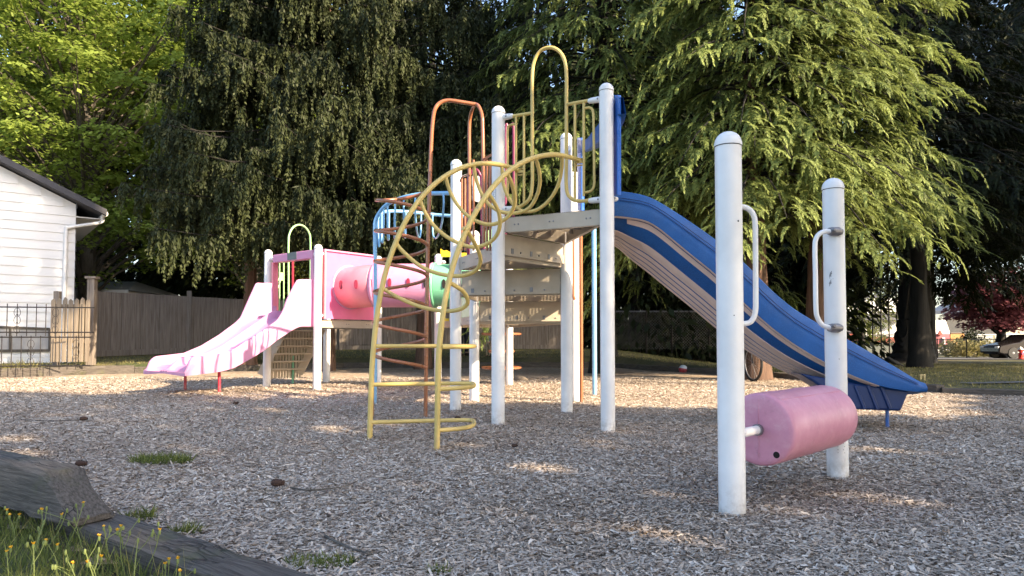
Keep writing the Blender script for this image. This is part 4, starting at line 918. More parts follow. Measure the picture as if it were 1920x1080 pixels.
# ---------------------------------------------------------------- trees
def crown_leaves(parent, name, m, b, d, s, L, Wd, rnd, mid=.45):
    V = leaves(b, d, s, L, Wd, mid); return npmesh(name, V, len(b), m, rnd, parent)
def trunkmesh(parent, path, rad, m, name='trunk', n=14, flare=0):
    P_ = catmull(path, 5); k = len(P_); rr = [rad[0] + (rad[1] - rad[0]) * (i / (k - 1)) for i in range(k)]
    if flare:
        for i in range(k): rr[i] += flare * math.exp(-max(0, P_[i].z - path[0][2]) / .5)
    o = MB().tube(P_, rr, n)
    r_ = np.random.RandomState(2)
    o.v = [(x + r_.randn() * rr[0] * .05, y + r_.randn() * rr[0] * .05, z) for x, y, z in o.v]
    return o.build(name, m, parent)
def spray_field(tx, ty, limbs, rr, seedv, leafL=.095, leafW=.024, nl=34, spl=(.32, .66), dens=1.0):
    r_ = np.random.RandomState(seedv); O, Hh, HU, sc_ = [], [], [], []
    for (z0, phi, R_, up, dr) in limbs:
        n = max(4, int(R_ * 14 * dens)); hue = r_.randn() * .13; t = .22 + .78 * r_.rand(n) ** .7; lat = (r_.rand(n) - .5) * R_ * .62 * (1.15 - t)
        h = np.stack([math.cos(phi) * np.ones(n), math.sin(phi) * np.ones(n)], 1); s = np.stack([-h[:, 1], h[:, 0]], 1)
        p = np.zeros((n, 3)); p[:, 0] = tx + h[:, 0] * R_ * t + s[:, 0] * lat; p[:, 1] = ty + h[:, 1] * R_ * t + s[:, 1] * lat
        p[:, 2] = z0 + up * R_ * t - dr * R_ * t * t - np.abs(lat) * .35 + r_.randn(n) * .05
        an = phi + np.sign(lat) * (.3 + .7 * r_.rand(n)) ; O.append(p); Hh.append(np.stack([np.cos(an), np.sin(an), np.zeros(n)], 1)); sc_.append(spl[0] + (spl[1] - spl[0]) * r_.rand(n)); HU.append(np.full(n, hue))
    O = np.concatenate(O); H = np.concatenate(Hh); S = np.concatenate(sc_); n = len(O); clump = r_.rand(n) * .8 + np.concatenate(HU)
    t = np.tile(np.linspace(.08, 1, nl)[None], (n, 1)); side = np.where(np.arange(nl) % 2 == 0, 1., -1.)[None, :, None]
    dn = np.array([0, 0, -1.]); St = S[:, None, None]; tt = t[:, :, None]; droop = (.25 + .6 * r_.rand(n))[:, None, None]
    pos = O[:, None] + H[:, None] * St * (.85 * tt - .35 * tt ** 2 * droop) + dn * St * (.12 * tt + .75 * droop * tt ** 2)
    tang = nrm(H[:, None] * (.85 - .7 * tt * droop) + dn * (.12 + 1.5 * droop * tt)); sd = nrm(np.cross(H, np.array([0, 0, 1.])))[:, None]
    d = nrm(tang * .75 + sd * side * (1.1 * (1.15 - tt)) + dn * .25 + r_.randn(n, nl, 3) * .12)
    nrml = nrm(np.cross(tang, sd) + r_.randn(n, nl, 3) * .35); s = nrm(np.cross(nrml, d))
    L = leafL * (1.35 - .75 * tt[..., 0]) * (.7 + .6 * r_.rand(n, nl)) * (S[:, None] / .6); Wd = leafW * (.7 + .6 * r_.rand(n, nl)) + 0 * L
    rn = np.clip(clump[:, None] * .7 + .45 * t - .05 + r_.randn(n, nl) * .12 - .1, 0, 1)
    f = lambda a: a.reshape(-1, a.shape[-1])
    return f(pos), f(d), f(s), L.reshape(-1), Wd.reshape(-1), rn.reshape(-1)
def cedar(label, X, Y, Rl, zlo, ztop, nlimb, seedv, front=True, tr=.26, m='cedarl', dens=1., ang=None, bk='bark', **kw):
    z0 = G(X, Y) - .1; o = thing('cedar_tree', label, 'cedar tree', (X, Y, z0), 'cedar trees behind the blue slide'); r_ = np.random.RandomState(seedv)
    trunkmesh(o, [(X, Y, z0), (X + .05, Y, 3), (X - .02, Y + .05, 6), (X, Y, ztop)], (tr, .05), M[bk], flare=.10)
    limbs = []; bm_ = MB()
    for i in range(nlimb):
        f = (i + r_.rand()) / nlimb; f = f ** 1.25; z = zlo + (ztop - zlo) * f; Rr = Rl * (1 - .58 * f) * (.45 + .68 * r_.rand())
        phi = (-math.pi / 2 + (r_.rand() - .5) * (3.9 if r_.rand() < .8 else 6.28)) if ang is None else ang[0] + (r_.rand() - .5) * ang[1]
        up, dr = .15 + .25 * r_.rand(), .5 + .4 * r_.rand(); limbs.append((z, phi, Rr, up, dr))
        pp = [Vector((X + math.cos(phi) * Rr * t, Y + math.sin(phi) * Rr * t, z + up * Rr * t - dr * Rr * t * t)) for t in (0, .25, .5, .75, .95)]
        bm_.tube(pp, [.035, .028, .02, .012, .005], 5)
    bm_.build('limbs', M['barkdk'], o)
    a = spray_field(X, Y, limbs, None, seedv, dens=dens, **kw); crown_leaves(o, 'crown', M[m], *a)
    return o
cedar('cedar tree with bright hanging sprays just above the tall near log post', 4.74, 13.5, 3.2, 3.35, 13.5, 270, 1, tr=.23)
cedar('cedar tree with sunlit sprays right of the two log posts', 6.4, 14.6, 3.1, 4.0, 14.5, 270, 2, tr=.22)
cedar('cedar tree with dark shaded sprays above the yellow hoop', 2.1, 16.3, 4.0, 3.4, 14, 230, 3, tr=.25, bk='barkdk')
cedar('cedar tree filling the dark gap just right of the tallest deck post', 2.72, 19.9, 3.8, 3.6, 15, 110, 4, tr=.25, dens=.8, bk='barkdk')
cedar('cedar tree in deep shade over the right lawn, trunk hidden by its sprays', 12.6, 21.5, 5.4, 4.4, 16, 190, 5, tr=.30, bk='barkdk', m='backl')  # dark leaf material paints this crown's deep shade into its colour
cedar('shaded cedar tree at the far right edge of the picture', 19.5, 23.5, 6.0, 5.2, 17, 160, 6, tr=.3, dens=.9, bk='barkdk', m='backl')  # foliage colour darkened as well, to stand for shade

# spruce with curtains of hanging branchlets
def spruce(label, X, Y, Rl, zlo, ztop, nlimb, seedv, tr=.24, group='spruce trees behind the pink slide', per=15, amp=3.7):
    z0 = G(X, Y) - .1; o = thing('spruce_tree', label, 'spruce tree', (X, Y, z0), group); r_ = np.random.RandomState(seedv)
    trunkmesh(o, [(X, Y, z0), (X + .04, Y, 3), (X - .04, Y, 7), (X, Y, ztop)], (tr, .05), M['bark'], flare=.08)
    bm_ = MB(); B_, D_, S_, L_, W_, R__ = [], [], [], [], [], []
    for i in range(nlimb):
        f = ((i + r_.rand()) / nlimb) ** 1.2; z = zlo + (ztop - zlo) * f; Rr = Rl * (1 - .7 * f) * (.6 + .5 * r_.rand()); phi = -math.pi / 2 + (r_.rand() - .5) * (amp if r_.rand() < .85 else 6.28)
        dn, cu = .35 + .2 * r_.rand(), .28; h = np.array([math.cos(phi), math.sin(phi), 0]); s = np.array([-h[1], h[0], 0])
        def lp(t): return np.array([X, Y, z]) + h * Rr * t + np.array([0, 0, 1]) * (-dn * Rr * t + cu * Rr * t ** 2.2)
        bm_.tube([Vector(lp(t)) for t in (0, .25, .5, .75, 1)], [.035, .026, .018, .012, .006], 5)
        n = int(Rr * per * (.55 + .9 * r_.rand())); t = .15 + .85 * r_.rand(n) ** .8; lat = (r_.rand(n) - .5) * Rr * .5 * (1.2 - t)
        P0 = np.array([lp(x) for x in t]) + s * lat[:, None]; P0[:, 2] -= np.abs(lat) * .25
        ln = (.25 + .95 * r_.rand(n) ** 1.5) * (1.3 - .6 * t) * (.7 + .7 * r_.rand()); cl = r_.rand() * .5
        ns = 11                               # needle tufts down each strand
        tt = np.linspace(0, 1, ns)[None, :, None]; sway = r_.randn(n, 1, 3) * .05; sway[..., 2] = 0
        pos = P0[:, None] + (h * .10 + sway) * tt * ln[:, None, None] - np.array([0, 0, 1.]) * tt * ln[:, None, None]
        for q in range(4):
            dd_ = nrm(np.array([0, 0, -1.]) + r_.randn(n, ns, 3) * .38); B_.append(pos.reshape(-1, 3)); D_.append(dd_.reshape(-1, 3))
            S_.append(nrm(np.cross(dd_, r_.randn(n, ns, 3))).reshape(-1, 3)); L_.append(((.085 + .07 * r_.rand(n, ns)) * (1.25 - .6 * tt[..., 0])).reshape(-1)); W_.append((.03 + .022 * r_.rand(n, ns)).reshape(-1))
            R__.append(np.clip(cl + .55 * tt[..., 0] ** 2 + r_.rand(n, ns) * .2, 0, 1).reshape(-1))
    bm_.build('limbs', M['barkdk'], o); cc = np.concatenate
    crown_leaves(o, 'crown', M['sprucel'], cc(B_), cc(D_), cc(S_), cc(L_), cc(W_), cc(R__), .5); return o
spruce('spruce tree with a red-brown trunk behind the green hoop', -4.62, 17.2, 4.4, 3.8, 15, 165, 11, tr=.20)
spruce('spruce tree hanging over the pink slide, left of the red-brown trunk', -6.7, 17.6, 3.0, 4.6, 14, 120, 12, tr=.18)
spruce('darkest spruce tree behind the brown-orange arch', -2.35, 18.4, 4.9, 3.9, 15, 165, 13, tr=.2)

# broadleaf maple made of layered leafy tufts
def maple(label, X, Y, H, Rx, zlo, ntuft, seedv, m='maplel', leaf=.15, cat='maple tree', name='maple_tree', tuft=70, bark='barkg', group=None, yb=1.0, rr=(.38, .75)):
    z0 = G(X, Y) - .1; o = thing(name, label, cat, (X, Y, z0), group); r_ = np.random.RandomState(seedv)
    trunkmesh(o, [(X, Y, z0), (X + .1, Y, H * .3), (X - .1, Y, H * .6), (X, Y, H * .9)], (.3, .06), M[bark], flare=.1)
    n = ntuft; u = r_.randn(n, 3); u = nrm(u); rad = r_.rand(n) ** .33; cz = (H + zlo) / 2; hz = (H - zlo) / 2
    c = np.stack([X + u[:, 0] * Rx * rad, Y + u[:, 1] * Rx * yb * rad, cz + u[:, 2] * hz * rad], 1)
    lb = MB()
    for i in range(0, n, 6):
        e = Vector(c[i]); b = Vector((X, Y, max(z0 + 1.5, e.z - (e - Vector((X, Y, e.z))).length * .8))); lb.tube([b, b.lerp(e, .5) + Vector((0, 0, .25)), e], [.07, .04, .012], 5)
    lb.build('limbs', M[bark], o)
    k = tuft; R0 = (rr[0] + (rr[1] - rr[0]) * r_.rand(n))[:, None]; a = r_.rand(n, k) * 2 * np.pi; q = np.sqrt(r_.rand(n, k)) * R0
    p = c[:, None] + np.stack([np.cos(a) * q, np.sin(a) * q, .18 * R0 - .55 * q ** 2 / R0 + r_.randn(n, k) * .06], -1)
    d = nrm(np.stack([np.cos(a), np.sin(a), -.45 + 0 * a], -1) + r_.randn(n, k, 3) * .35); nn = nrm(np.stack([np.cos(a) * .45 * q / R0, np.sin(a) * .45 * q / R0, np.ones_like(a)], -1) + r_.randn(n, k, 3) * .3)
    s = nrm(np.cross(nn, d)); f = lambda x: x.reshape(-1, 3); L = (leaf * (.6 + .7 * r_.rand(n, k))).reshape(-1)
    rn = np.clip(r_.rand(n, 1) * .5 + r_.rand(n, k) * .5, 0, 1).reshape(-1)
    crown_leaves(o, 'crown', M[m], f(p), f(d), f(s), L, L * .85, rn, .5); return o
maple('bright yellow-green maple tree behind the white house roof', -14.5, 23.5, 19, 5.4, 2.6, 1250, 21, tuft=75)
maple('tall yellow-green maple tree at the top left corner', -19.5, 27.5, 20, 5.0, 3.0, 800, 24, tuft=60)
maple('maple tree glowing green between the house gable and the dark spruce', -9.9, 26.5, 17, 4.0, 3.0, 720, 22, tuft=70)
maple('purple-leaved plum tree over the parked car', 30.6, 43.5, 5.4, 2.9, 1.3, 190, 23, m='plum', leaf=.28, cat='plum tree', name='plum_tree', tuft=45, bark='barkdk', rr=(.5, .9))

# double-trunked giant in deep shade
def bigtree():
    X, Y = at(1718, 640, 30).x, 30.; z0 = G(X, Y) - .2; o = thing('conifer_tree', 'huge black double trunk standing on the shaded lawn', 'conifer tree', (X, Y, z0))
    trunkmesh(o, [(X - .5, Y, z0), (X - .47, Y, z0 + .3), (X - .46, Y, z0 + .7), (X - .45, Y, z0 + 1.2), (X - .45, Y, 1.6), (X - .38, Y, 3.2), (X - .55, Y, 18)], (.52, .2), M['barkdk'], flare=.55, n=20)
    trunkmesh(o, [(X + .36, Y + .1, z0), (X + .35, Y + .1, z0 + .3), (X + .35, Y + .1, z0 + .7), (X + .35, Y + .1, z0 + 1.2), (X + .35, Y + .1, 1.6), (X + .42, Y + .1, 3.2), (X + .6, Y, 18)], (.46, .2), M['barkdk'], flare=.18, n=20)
    r_ = np.random.RandomState(31); limbs = []
    for i in range(150):
        f = (i + r_.rand()) / 150; z = 3.6 + 15 * f; limbs.append((z, r_.rand() * 6.28, 6.2 * (1 - .5 * f) * (.6 + .5 * r_.rand()), .12, .42))
    a = spray_field(X, Y, limbs, None, 31, leafL=.22, leafW=.07, nl=18, spl=(.7, 1.2), dens=.5); crown_leaves(o, 'crown', M['backl'], *a)
bigtree()
# dark evergreens closing the view behind
def backtree(X, Y, H, Rr, zlo, seedv, label, m='backl', n=7500, L0=.42):
    z0 = G(X, Y) - .2; o = thing('evergreen_tree', label, 'evergreen tree', (X, Y, z0), 'dark evergreens closing the view'); r_ = np.random.RandomState(seedv)
    trunkmesh(o, [(X, Y, z0), (X, Y, H * .5), (X, Y, H * .95)], (.28, .05), M['barkdk'], n=8)
    f = r_.rand(n) ** .9; z = zlo + (H - zlo) * f; rad = Rr * (1 - f * .75) * (.35 + .65 * r_.rand(n) ** .5) * (1 + .25 * np.sin(z * 3 + seedv)); a = r_.rand(n) * 6.28
    p = np.stack([X + np.cos(a) * rad, Y + np.sin(a) * rad, z - rad * .25], 1); d = nrm(np.stack([np.cos(a), np.sin(a), -.9 + 0 * a], 1) + r_.randn(n, 3) * .4); s = nrm(np.cross(d, r_.randn(n, 3)))
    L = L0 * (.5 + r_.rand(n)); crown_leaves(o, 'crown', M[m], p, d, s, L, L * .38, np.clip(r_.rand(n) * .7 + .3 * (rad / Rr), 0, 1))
bt_ = [(-27, 33), (-22.5, 31), (-18, 34), (-14, 31.5), (-11.5, 36), (-11.3, 30.5), (-6.6, 33.5), (-3.6, 31), (-1.5, 35), (1.2, 31.5), (4.0, 34), (6.6, 31), (9.4, 34.5), (12.6, 32.5), (8, 30), (14.8, 35.5), (5.2, 29.5)]
for i, (x, y) in enumerate(bt_):
    backtree(x, y, 19 + 3 * math.sin(i * 2.1), 3.6 + .6 * math.sin(i * 1.7), -.2 if 3 < x < 16 else 1.2, 40 + i, 'dark evergreen tree in the shaded belt behind the play structure')
for i in range(15):
    backtree(-33 + i * 3.45 + math.sin(i * 3) * .7, 41 + 2.5 * math.sin(i * 1.9), 18, 4.2, -.3, 120 + i, 'dark evergreen tree in the farthest belt behind the play structure', n=4200, L0=.7)
for i, (x, y, zl) in enumerate(((17.5, 43, 4.6), (23.5, 39, 5.4), (28.5, 37, 6.2), (34, 42, 6.5))):
    backtree(x, y, 20, 4.4, zl, 70 + i, 'tall evergreen tree in the dark row above the street houses')
backtree(24.5, 31, 24, 5.2, 6.8, 76, 'tall dark evergreen tree hanging into the top right corner', n=11000)
backtree(20.5, 34, 23, 4.6, 6.0, 77, 'tall dark evergreen tree behind the huge black trunk', n=9000)
backtree(21.6, 46, 9, 2.6, 1.6, 81, 'yellow-green small tree right of the huge black trunk', 'backl2', 3800, .3)
backtree(26.2, 52, 9, 3.2, 2.4, 82, 'yellow-green small tree above the orange board fence', 'backl2', 4200, .3)
backtree(-8.2, 29, 5.2, 2.2, 1.2, 83, 'yellow-green bush top showing over the plank fence', 'backl2', 2600, .22)
backtree(19.5, 52, 7, 1.8, 2.3, 84, 'yellow-green small tree left of the huge black trunk', 'backl2', 2200, .3)

# unseen trees added around the camera, crowns shaped to cast the wanted shade
qv = np.array([.56, .83]); qv /= np.linalg.norm(qv); av = np.array([.83, -.56]); av /= np.linalg.norm(av); cE, sE = math.cos(SUN_EL), math.sin(SUN_EL)
def wlim(q): return np.interp(q, [-60, 3.6, 4.3, 5.2, 5.55, 5.7, 6.3, 7.05, 7.6, 7.95, 9, 12, 14, 14.8, 15.5, 16.3, 18.5, 26, 34, 40, 41], [6.6, 6.3, 5.9, 4.35, 4.0, 3.4, 2.9, 2.3, 1.35, .05, -.14, -.1, .9, 1.5, 4.2, 8, 12, 14, 12, 5, -50])  # upper crown limit in sun space, drawn around areas kept shaded
def shadetree(qc, ac, q0, q1, w0, n, seedv, label):
    X, Y = qv * qc + av * ac; o = thing('unseen_shade_tree', label, 'added shade tree', (float(X), float(Y), -.1), 'unseen trees added for shade'); r_ = np.random.RandomState(seedv)
    ztop = (14 + ac * sE) / cE if q0 > 14 else (5 + ac * sE) / cE
    trunkmesh(o, [(X, Y, -.1), (X + .2, Y, 4), (X, Y, ztop * .8)], (.35, .08), M['barkg'], flare=.1)
    q = q0 + (q1 - q0) * r_.rand(n); wl = wlim(q + r_.randn(n) * .12); w_ = w0 + (wl - w0) * r_.rand(n) ** .85
    hol = np.sin(q * 5.1 + 1.3) * np.sin(w_ * 6.3 + q * 1.7) + .5 * np.sin(q * 11 + w_ * 9); keep = (hol < 1.06) & (w_ < wl)
    for hq, hw_, r1, r2 in ((.6, 1.1, .5, .4), (2.1, 2.75, .22, .12), (3.7, 3.5, .2, .06), (6.8, .0, .22, .08), (5.6, -.9, .25, .06)): keep &= ((q - hq) / r1) ** 2 + ((w_ - hw_) / r2) ** 2 > 1  # gaps cut into the crowns to let chosen sun patches through
    q, w_ = q[keep], w_[keep]; k = len(q); a = ac + r_.randn(k) * .9; z = (w_ + a * sE) / cE
    P_ = np.stack([qv[0] * q + av[0] * a, qv[1] * q + av[1] * a, z], 1); kk = z > 2.2; P_ = P_[kk]; k = len(P_)
    d = nrm(r_.randn(k, 3)); s = nrm(np.cross(d, np.array([.83, -.56, .58]) + r_.randn(k, 3) * .4)); L = .34 * (.7 + .6 * r_.rand(k))
    crown_leaves(o, 'crown', M['shade'], P_, d, s, L, L * .8, r_.rand(k), .5)
shadetree(-3, 15, -8, 2, -5, 9000, 91, 'unseen broad tree behind the camera, crown shaped to shade the near timbers')
shadetree(4.5, 14, 1.6, 10, -4, 9000, 92, 'unseen broad tree behind the camera, crown shaped to shade the log posts')
shadetree(12, 14, 9.6, 16.5, -3, 6000, 93, 'unseen broad tree off to the right, crown shaped to shade the near chips')
def highshade():  # extra unseen crown added to shade and dapple the house wall
    qc, ac = 3.0, 9.5; X, Y = qv * qc + av * ac; o = thing('unseen_shade_tree', 'unseen tallest tree added behind the camera to dapple the white house wall', 'added shade tree', (float(X), float(Y), -.1), 'unseen trees added for shade'); r_ = np.random.RandomState(96)
    trunkmesh(o, [(X, Y, -.1), (X + .2, Y, 6), (X, Y, 20)], (.4, .08), M['barkg'], flare=.1)
    n = 9000; q = -3 + 11.4 * r_.rand(n); w_ = 9.4 + 6.5 * r_.rand(n); hol = np.sin(q * 4.1 + 1.3) * np.sin(w_ * 5.3 + q * 1.7) + .5 * np.sin(q * 9 + w_ * 8); k = hol < .95; q, w_ = q[k], w_[k]; k = len(q); a = ac + r_.randn(k) * .9
    P_ = np.stack([qv[0] * q + av[0] * a, qv[1] * q + av[1] * a, (w_ + a * sE) / cE], 1); d = nrm(r_.randn(k, 3)); s = nrm(np.cross(d, np.array([.83, -.56, .58]) + r_.randn(k, 3) * .4)); L = .34 * (.7 + .6 * r_.rand(k))
    crown_leaves(o, 'crown', M['shade'], P_, d, s, L, L * .8, r_.rand(k), .5)
highshade()
shadetree(22, 15, 16, 29, -3, 16000, 94, 'unseen tall tree added off to the right to shade the lawn')
shadetree(34, 16, 28.5, 41, -3, 14000, 95, 'farthest unseen tall tree added off to the right for shade')
# ---------------------------------------------------------------- far side of the park, street and houses
def bx(name, m, o, x0, x1, y0, y1, Y, dep=.1, **k):
    a, b = at(x0, y1, Y), at(x1, y0, Y); return MB().box(((a.x + b.x) / 2, Y + dep / 2, (a.z + b.z) / 2), (b.x - a.x, dep, b.z - a.z)).build(name, m, o, smooth=False, **k)
rd = []
for X in np.linspace(14, 90, 20): rd.append([Vector((X, Y, float(lawn(np.array([X]), np.array([Y]))[0]) + .03)) for Y in np.linspace(37.5, 46, 8)])
MB().grid(rd).build('road', M['asphalt'], None, kind='structure')
pth = []
for X in np.linspace(7.5, 40, 30): pth.append([Vector((X, Y + (X - 8) * .12, float(lawn(np.array([X]), np.array([Y + (X - 8) * .12]))[0]) + .02)) for Y in (11.4, 11.75)])
MB().grid(pth).build('path', M['asphalt'], None, kind='structure')
H1 = thing('house', 'white house with red brick base and dark shutters left of the huge trunk', 'house', (at(1610, 640, 62).x, 62, -1))
bx('wall', M['siding'], H1, 1560, 1690, 560, 643, 62.2, 7); bx('brick_base', M['brick'], H1, 1560, 1602, 626, 643, 62, .15); bx('brick_base', M['brick'], H1, 1630, 1690, 632, 643, 62, .15)
d_ = bx('door', M['trim'], H1, 1608, 1625, 607, 643, 62, .12)
bx('door_panel', M['siding'], d_, 1610.5, 1622.5, 611, 624, 61.95, .04); bx('handle', M['iron'], d_, 1609.3, 1610.3, 625, 627, 61.9, .04)
for x in (1599, 1625.5): bx('shutter', M['iron'], H1, x, x + 7, 607, 628, 62, .1)
w1 = bx('window', M['glassdk'], H1, 1640, 1652, 600, 622, 62.1, .1); bx('window_frame', M['trim'], w1, 1645.6, 1646.6, 600, 622, 62.05, .08)
rf = MB(); a, b = at(1545, 600, 61.2), at(1700, 600, 61.2); rf.prism([(a.x, 61.2, a.z), (a.x, 66, a.z + 2.6), (a.x, 71, a.z)], (b.x - a.x, 0, 0)); rf.build('roof', M['roofdk'], H1, smooth=False)
H2 = thing('house', 'white gabled playhouse with pink-red lower wall right of the huge trunk', 'house', (at(1770, 650, 56).x, 56, -.7))
a = [at(1752, 664, 56), at(1782, 664, 56), at(1782, 626, 56), at(1773, 600, 56), at(1752, 600, 56)]; MB().prism(a, (0, 4, 0)).build('wall', M['siding'], H2, smooth=False)
bx('lower_wall', flat('pink_red_siding', (.34, .10, .12), .7), H2, 1751, 1781, 626, 650, 55.9, .12)
a = [at(1759, 628, 55.7), at(1768, 628, 55.7), at(1763.5, 619, 55.7)]; MB().prism(a, (0, .15, 0)).build('dormer', M['brick'], H2, smooth=False)
w2 = bx('window', M['trim'], H2, 1767, 1772, 633, 645, 55.8, .1); bx('pane', M['glassdk'], w2, 1768, 1771, 634.5, 643.5, 55.75, .06)
H3 = thing('house', 'beige house with pale roof edge above the plum tree', 'house', (at(1900, 600, 58).x, 58, -1))
bx('wall', flat('beige_siding', (.42, .36, .28), .7), H3, 1880, 1990, 560, 662, 58.5, 8); 
a = [at(1868, 583, 57.6), at(1925, 545, 57.6), at(1990, 583, 57.6)]; MB().prism([a[0], a[1], a[2], a[2] + Vector((0, 0, .35)), a[1] + Vector((0, 0, .35)), a[0] + Vector((0, 0, .35))], (0, 9, 0)).build('roof', M['roofgr'], H3, smooth=False)
w3 = bx('window', M['glassdk'], H3, 1884, 1890, 560, 570, 58.4, .15)
fo = thing('board_fence', 'orange-brown board fence right of the white playhouse', 'fence', (at(1796, 655, 54).x, 54, -.6)); bx('boards', wood('orange_cedar_boards', (.42, .20, .07), (.6, .33, .13), (1, 1, .05), 12), fo, 1783, 1808, 625, 658, 54, .1); bx('top_rail', M['fence'], fo, 1783, 1808, 623.5, 625, 53.95, .15)
fg = thing('panel_fence', 'pale grey vertical panel fence under the plum tree', 'fence', (at(1850, 655, 53).x, 53, -.6)); bx('panels', wood('grey_panels', (.33, .34, .33), (.45, .46, .45), (1, 1, .03), 5, (.25, .25, .25)), fg, 1832, 1990, 628, 660, 53, .1); bx('top_rail', M['trim'], fg, 1832, 1990, 626.5, 628, 52.95, .15)
# hedge and garden plants
def bush(name, label, x, y, Y, rx, h, m, seedv, n=1500, L0=.16, cat='bush', group=None):
    c = at(x, y, Y); z0 = c.z; r_ = np.random.RandomState(seedv); u = nrm(r_.randn(n, 3)); u[:, 2] = np.abs(u[:, 2]); q = r_.rand(n, 1) ** .4
    p = np.array([c.x, Y, z0]) + u * q * np.array([rx, rx * .8, h]) * (1 + .2 * np.sin(u[:, :1] * 9 + seedv)); d = nrm(u + r_.randn(n, 3) * .5); s = nrm(np.cross(d, r_.randn(n, 3))); L = L0 * (.6 + .8 * r_.rand(n))
    return setp(npmesh(name, leaves(p, d, s, L, L * .6), n, M[m], r_.rand(n), org=(c.x, Y, z0)), label, cat, group)
bush('hedge_bush', 'dark green columnar hedge bush between board fence and panel fence', 1822, 661, 52, 1.0, 2.0, 'backl', 61)
bush('flowering_bush', 'leafy green bush beside the white door', 1637, 648, 60, 1.5, 1.5, 'backl2', 62)
bush('flower_bed', 'low bed with purple flowers by the brick base', 1598, 648, 60.5, 1.3, .7, 'plum', 63, 700)
bush('hedge_bush', 'low round green bush left of the white door', 1612, 648, 60, .9, .6, 'backl2', 64, 600)
for i, (x, la) in enumerate(((1797, 'weedy yellow-green bush at the foot of the orange-brown fence'), (1845, 'spreading weedy bush in front of the grey panel fence'), (1875, 'tall weedy bush just left of the parked car'))):
    bush('roadside_bush', la, x, 667, 48, 1.3, 1.1 - .3 * (i % 2), 'grassdry', 65 + i, 1300, .2)
# chain link fences
def chain(label, x0, x1, Y, yt, yb__, posts, rails=(), Yb=None):
    a, b = at(x0, yb__, Y), at(x1, yb__, Yb or Y); za, zb__ = at(x0, yt, Y).z, at(x1, yt, Yb or Y).z if Yb is None else at(x0, yt, Y).z
    o = thing('chain_link_fence', label, 'chain-link fence', tuple(a)); MB().add([a, b, vz(b, zb__), vz(a, za)], [(0, 1, 2, 3)]).build('mesh', M['chain'], o, smooth=False)
    tube('top_rail', [vz(a, za), vz(b, zb__)], .03, M['metal'], o, 6, 0)
    for x in posts:
        f = (x - x0) / (x1 - x0); q = a.lerp(b, f); tube('post', [q - Vector((0, 0, .3)), vz(q, za + .05)], .035, M['iron'], o, 8, 0)
    for y in rails: tube('rail', [at(x0, y, Y), at(x1, y, Y)], .03, M['metal'], o, 6, 0)
chain('tall chain-link backstop fence in front of the white house', 1637, 1684, 36, 470, 664, (1637, 1653, 1668, 1683), (589, 628, 662))
chain('chest-high chain-link fence right of the huge trunk', 1752, 1990, 44, 636, 672, (1758, 1813, 1868, 1925), ())
chain('long dark chain-link fence under the trees behind the ball', 1130, 1345, 27.5, 584, 655, (1140, 1212, 1260, 1330), ())
# parked car
def car():
    Y = 41; X0 = at(1873, 660, Y).x; zg = float(lawn(np.array([X0]), np.array([float(Y)]))[0]) + .03
    o = thing('parked_car', 'dark parked car at the right edge behind the red hydrant', 'car', (X0 + 2.2, Y, zg)); paintm = flat('dark_car_paint', (.025, .022, .024), .25, .3)
    side = [(0, .35), (.02, .62), (.12, .78), (.9, .92), (1.25, .98), (1.9, 1.42), (3.3, 1.46), (4.0, 1.05), (4.45, .98), (4.5, .4), (4.2, .28), (.3, .25)]
    body = MB().prism([Vector((X0 + x, Y, zg + z)) for x, z in side], (0, 1.7, 0)).build('body', paintm, o, bevel=.06, smooth=True, sharp=25)
    MB().prism([Vector((X0 + x, Y - .012, zg + z)) for x, z in ((1.45, 1.0), (1.95, 1.36), (2.5, 1.39), (2.5, 1.0))], (0, .02, 0)).build('window', M['glassdk'], o, smooth=False)
    MB().prism([Vector((X0 + x, Y - .012, zg + z)) for x, z in ((2.6, 1.0), (2.6, 1.39), (3.2, 1.39), (3.75, 1.05))], (0, .02, 0)).build('window', M['glassdk'], o, smooth=False)
    MB().box((X0 + .05, Y + .2, zg + .66), (.14, .3, .12)).build('headlight', M['trim'], o, bevel=.02); MB().box((X0 + .05, Y + 1.5, zg + .66), (.14, .3, .12)).build('headlight', M['trim'], o, bevel=.02)
    for x in (.85, 3.6):
        for yy in (-.03, 1.53):
            wl = MB().lathe([(.2, 0), (.30, 0), (.325, .03), (.325, .17), (.30, .2), (.2, .2)], (X0 + x, Y + yy, zg + .325), 24, (0, 1, 0)).build('wheel', M['black'], o); MB().lathe([(.04, -.005), (.2, .02), (.21, .19)], (X0 + x, Y + yy, zg + .325), 16, (0, 1, 0)).build('rim', M['metal'], wl)
car()
hy = at(1914, 673, 38); HY = thing('fire_hydrant', 'red fire hydrant with white cap at the right edge', 'fire hydrant', tuple(hy))
MB().lathe([(.16, 0), (.16, .05), (.11, .06), (.11, .45), (.13, .46), (.13, .50)], hy, 20).build('barrel', flat('hydrant_red', (.6, .03, .02), .4), HY); MB().lathe([(.13, .5), (.12, .56), (.07, .62), (.03, .64), (.03, .68)], hy, 20).build('cap', M['trim'], HY)
MB().tube([hy + Vector((-.19, 0, .36)), hy + Vector((.19, 0, .36))], .05, 12).build('side_outlet', M['trim'], HY); MB().tube([hy + Vector((0, -.18, .3)), hy + Vector((0, 0, .3))], .06, 12).build('front_outlet', M['hotpink'], HY)
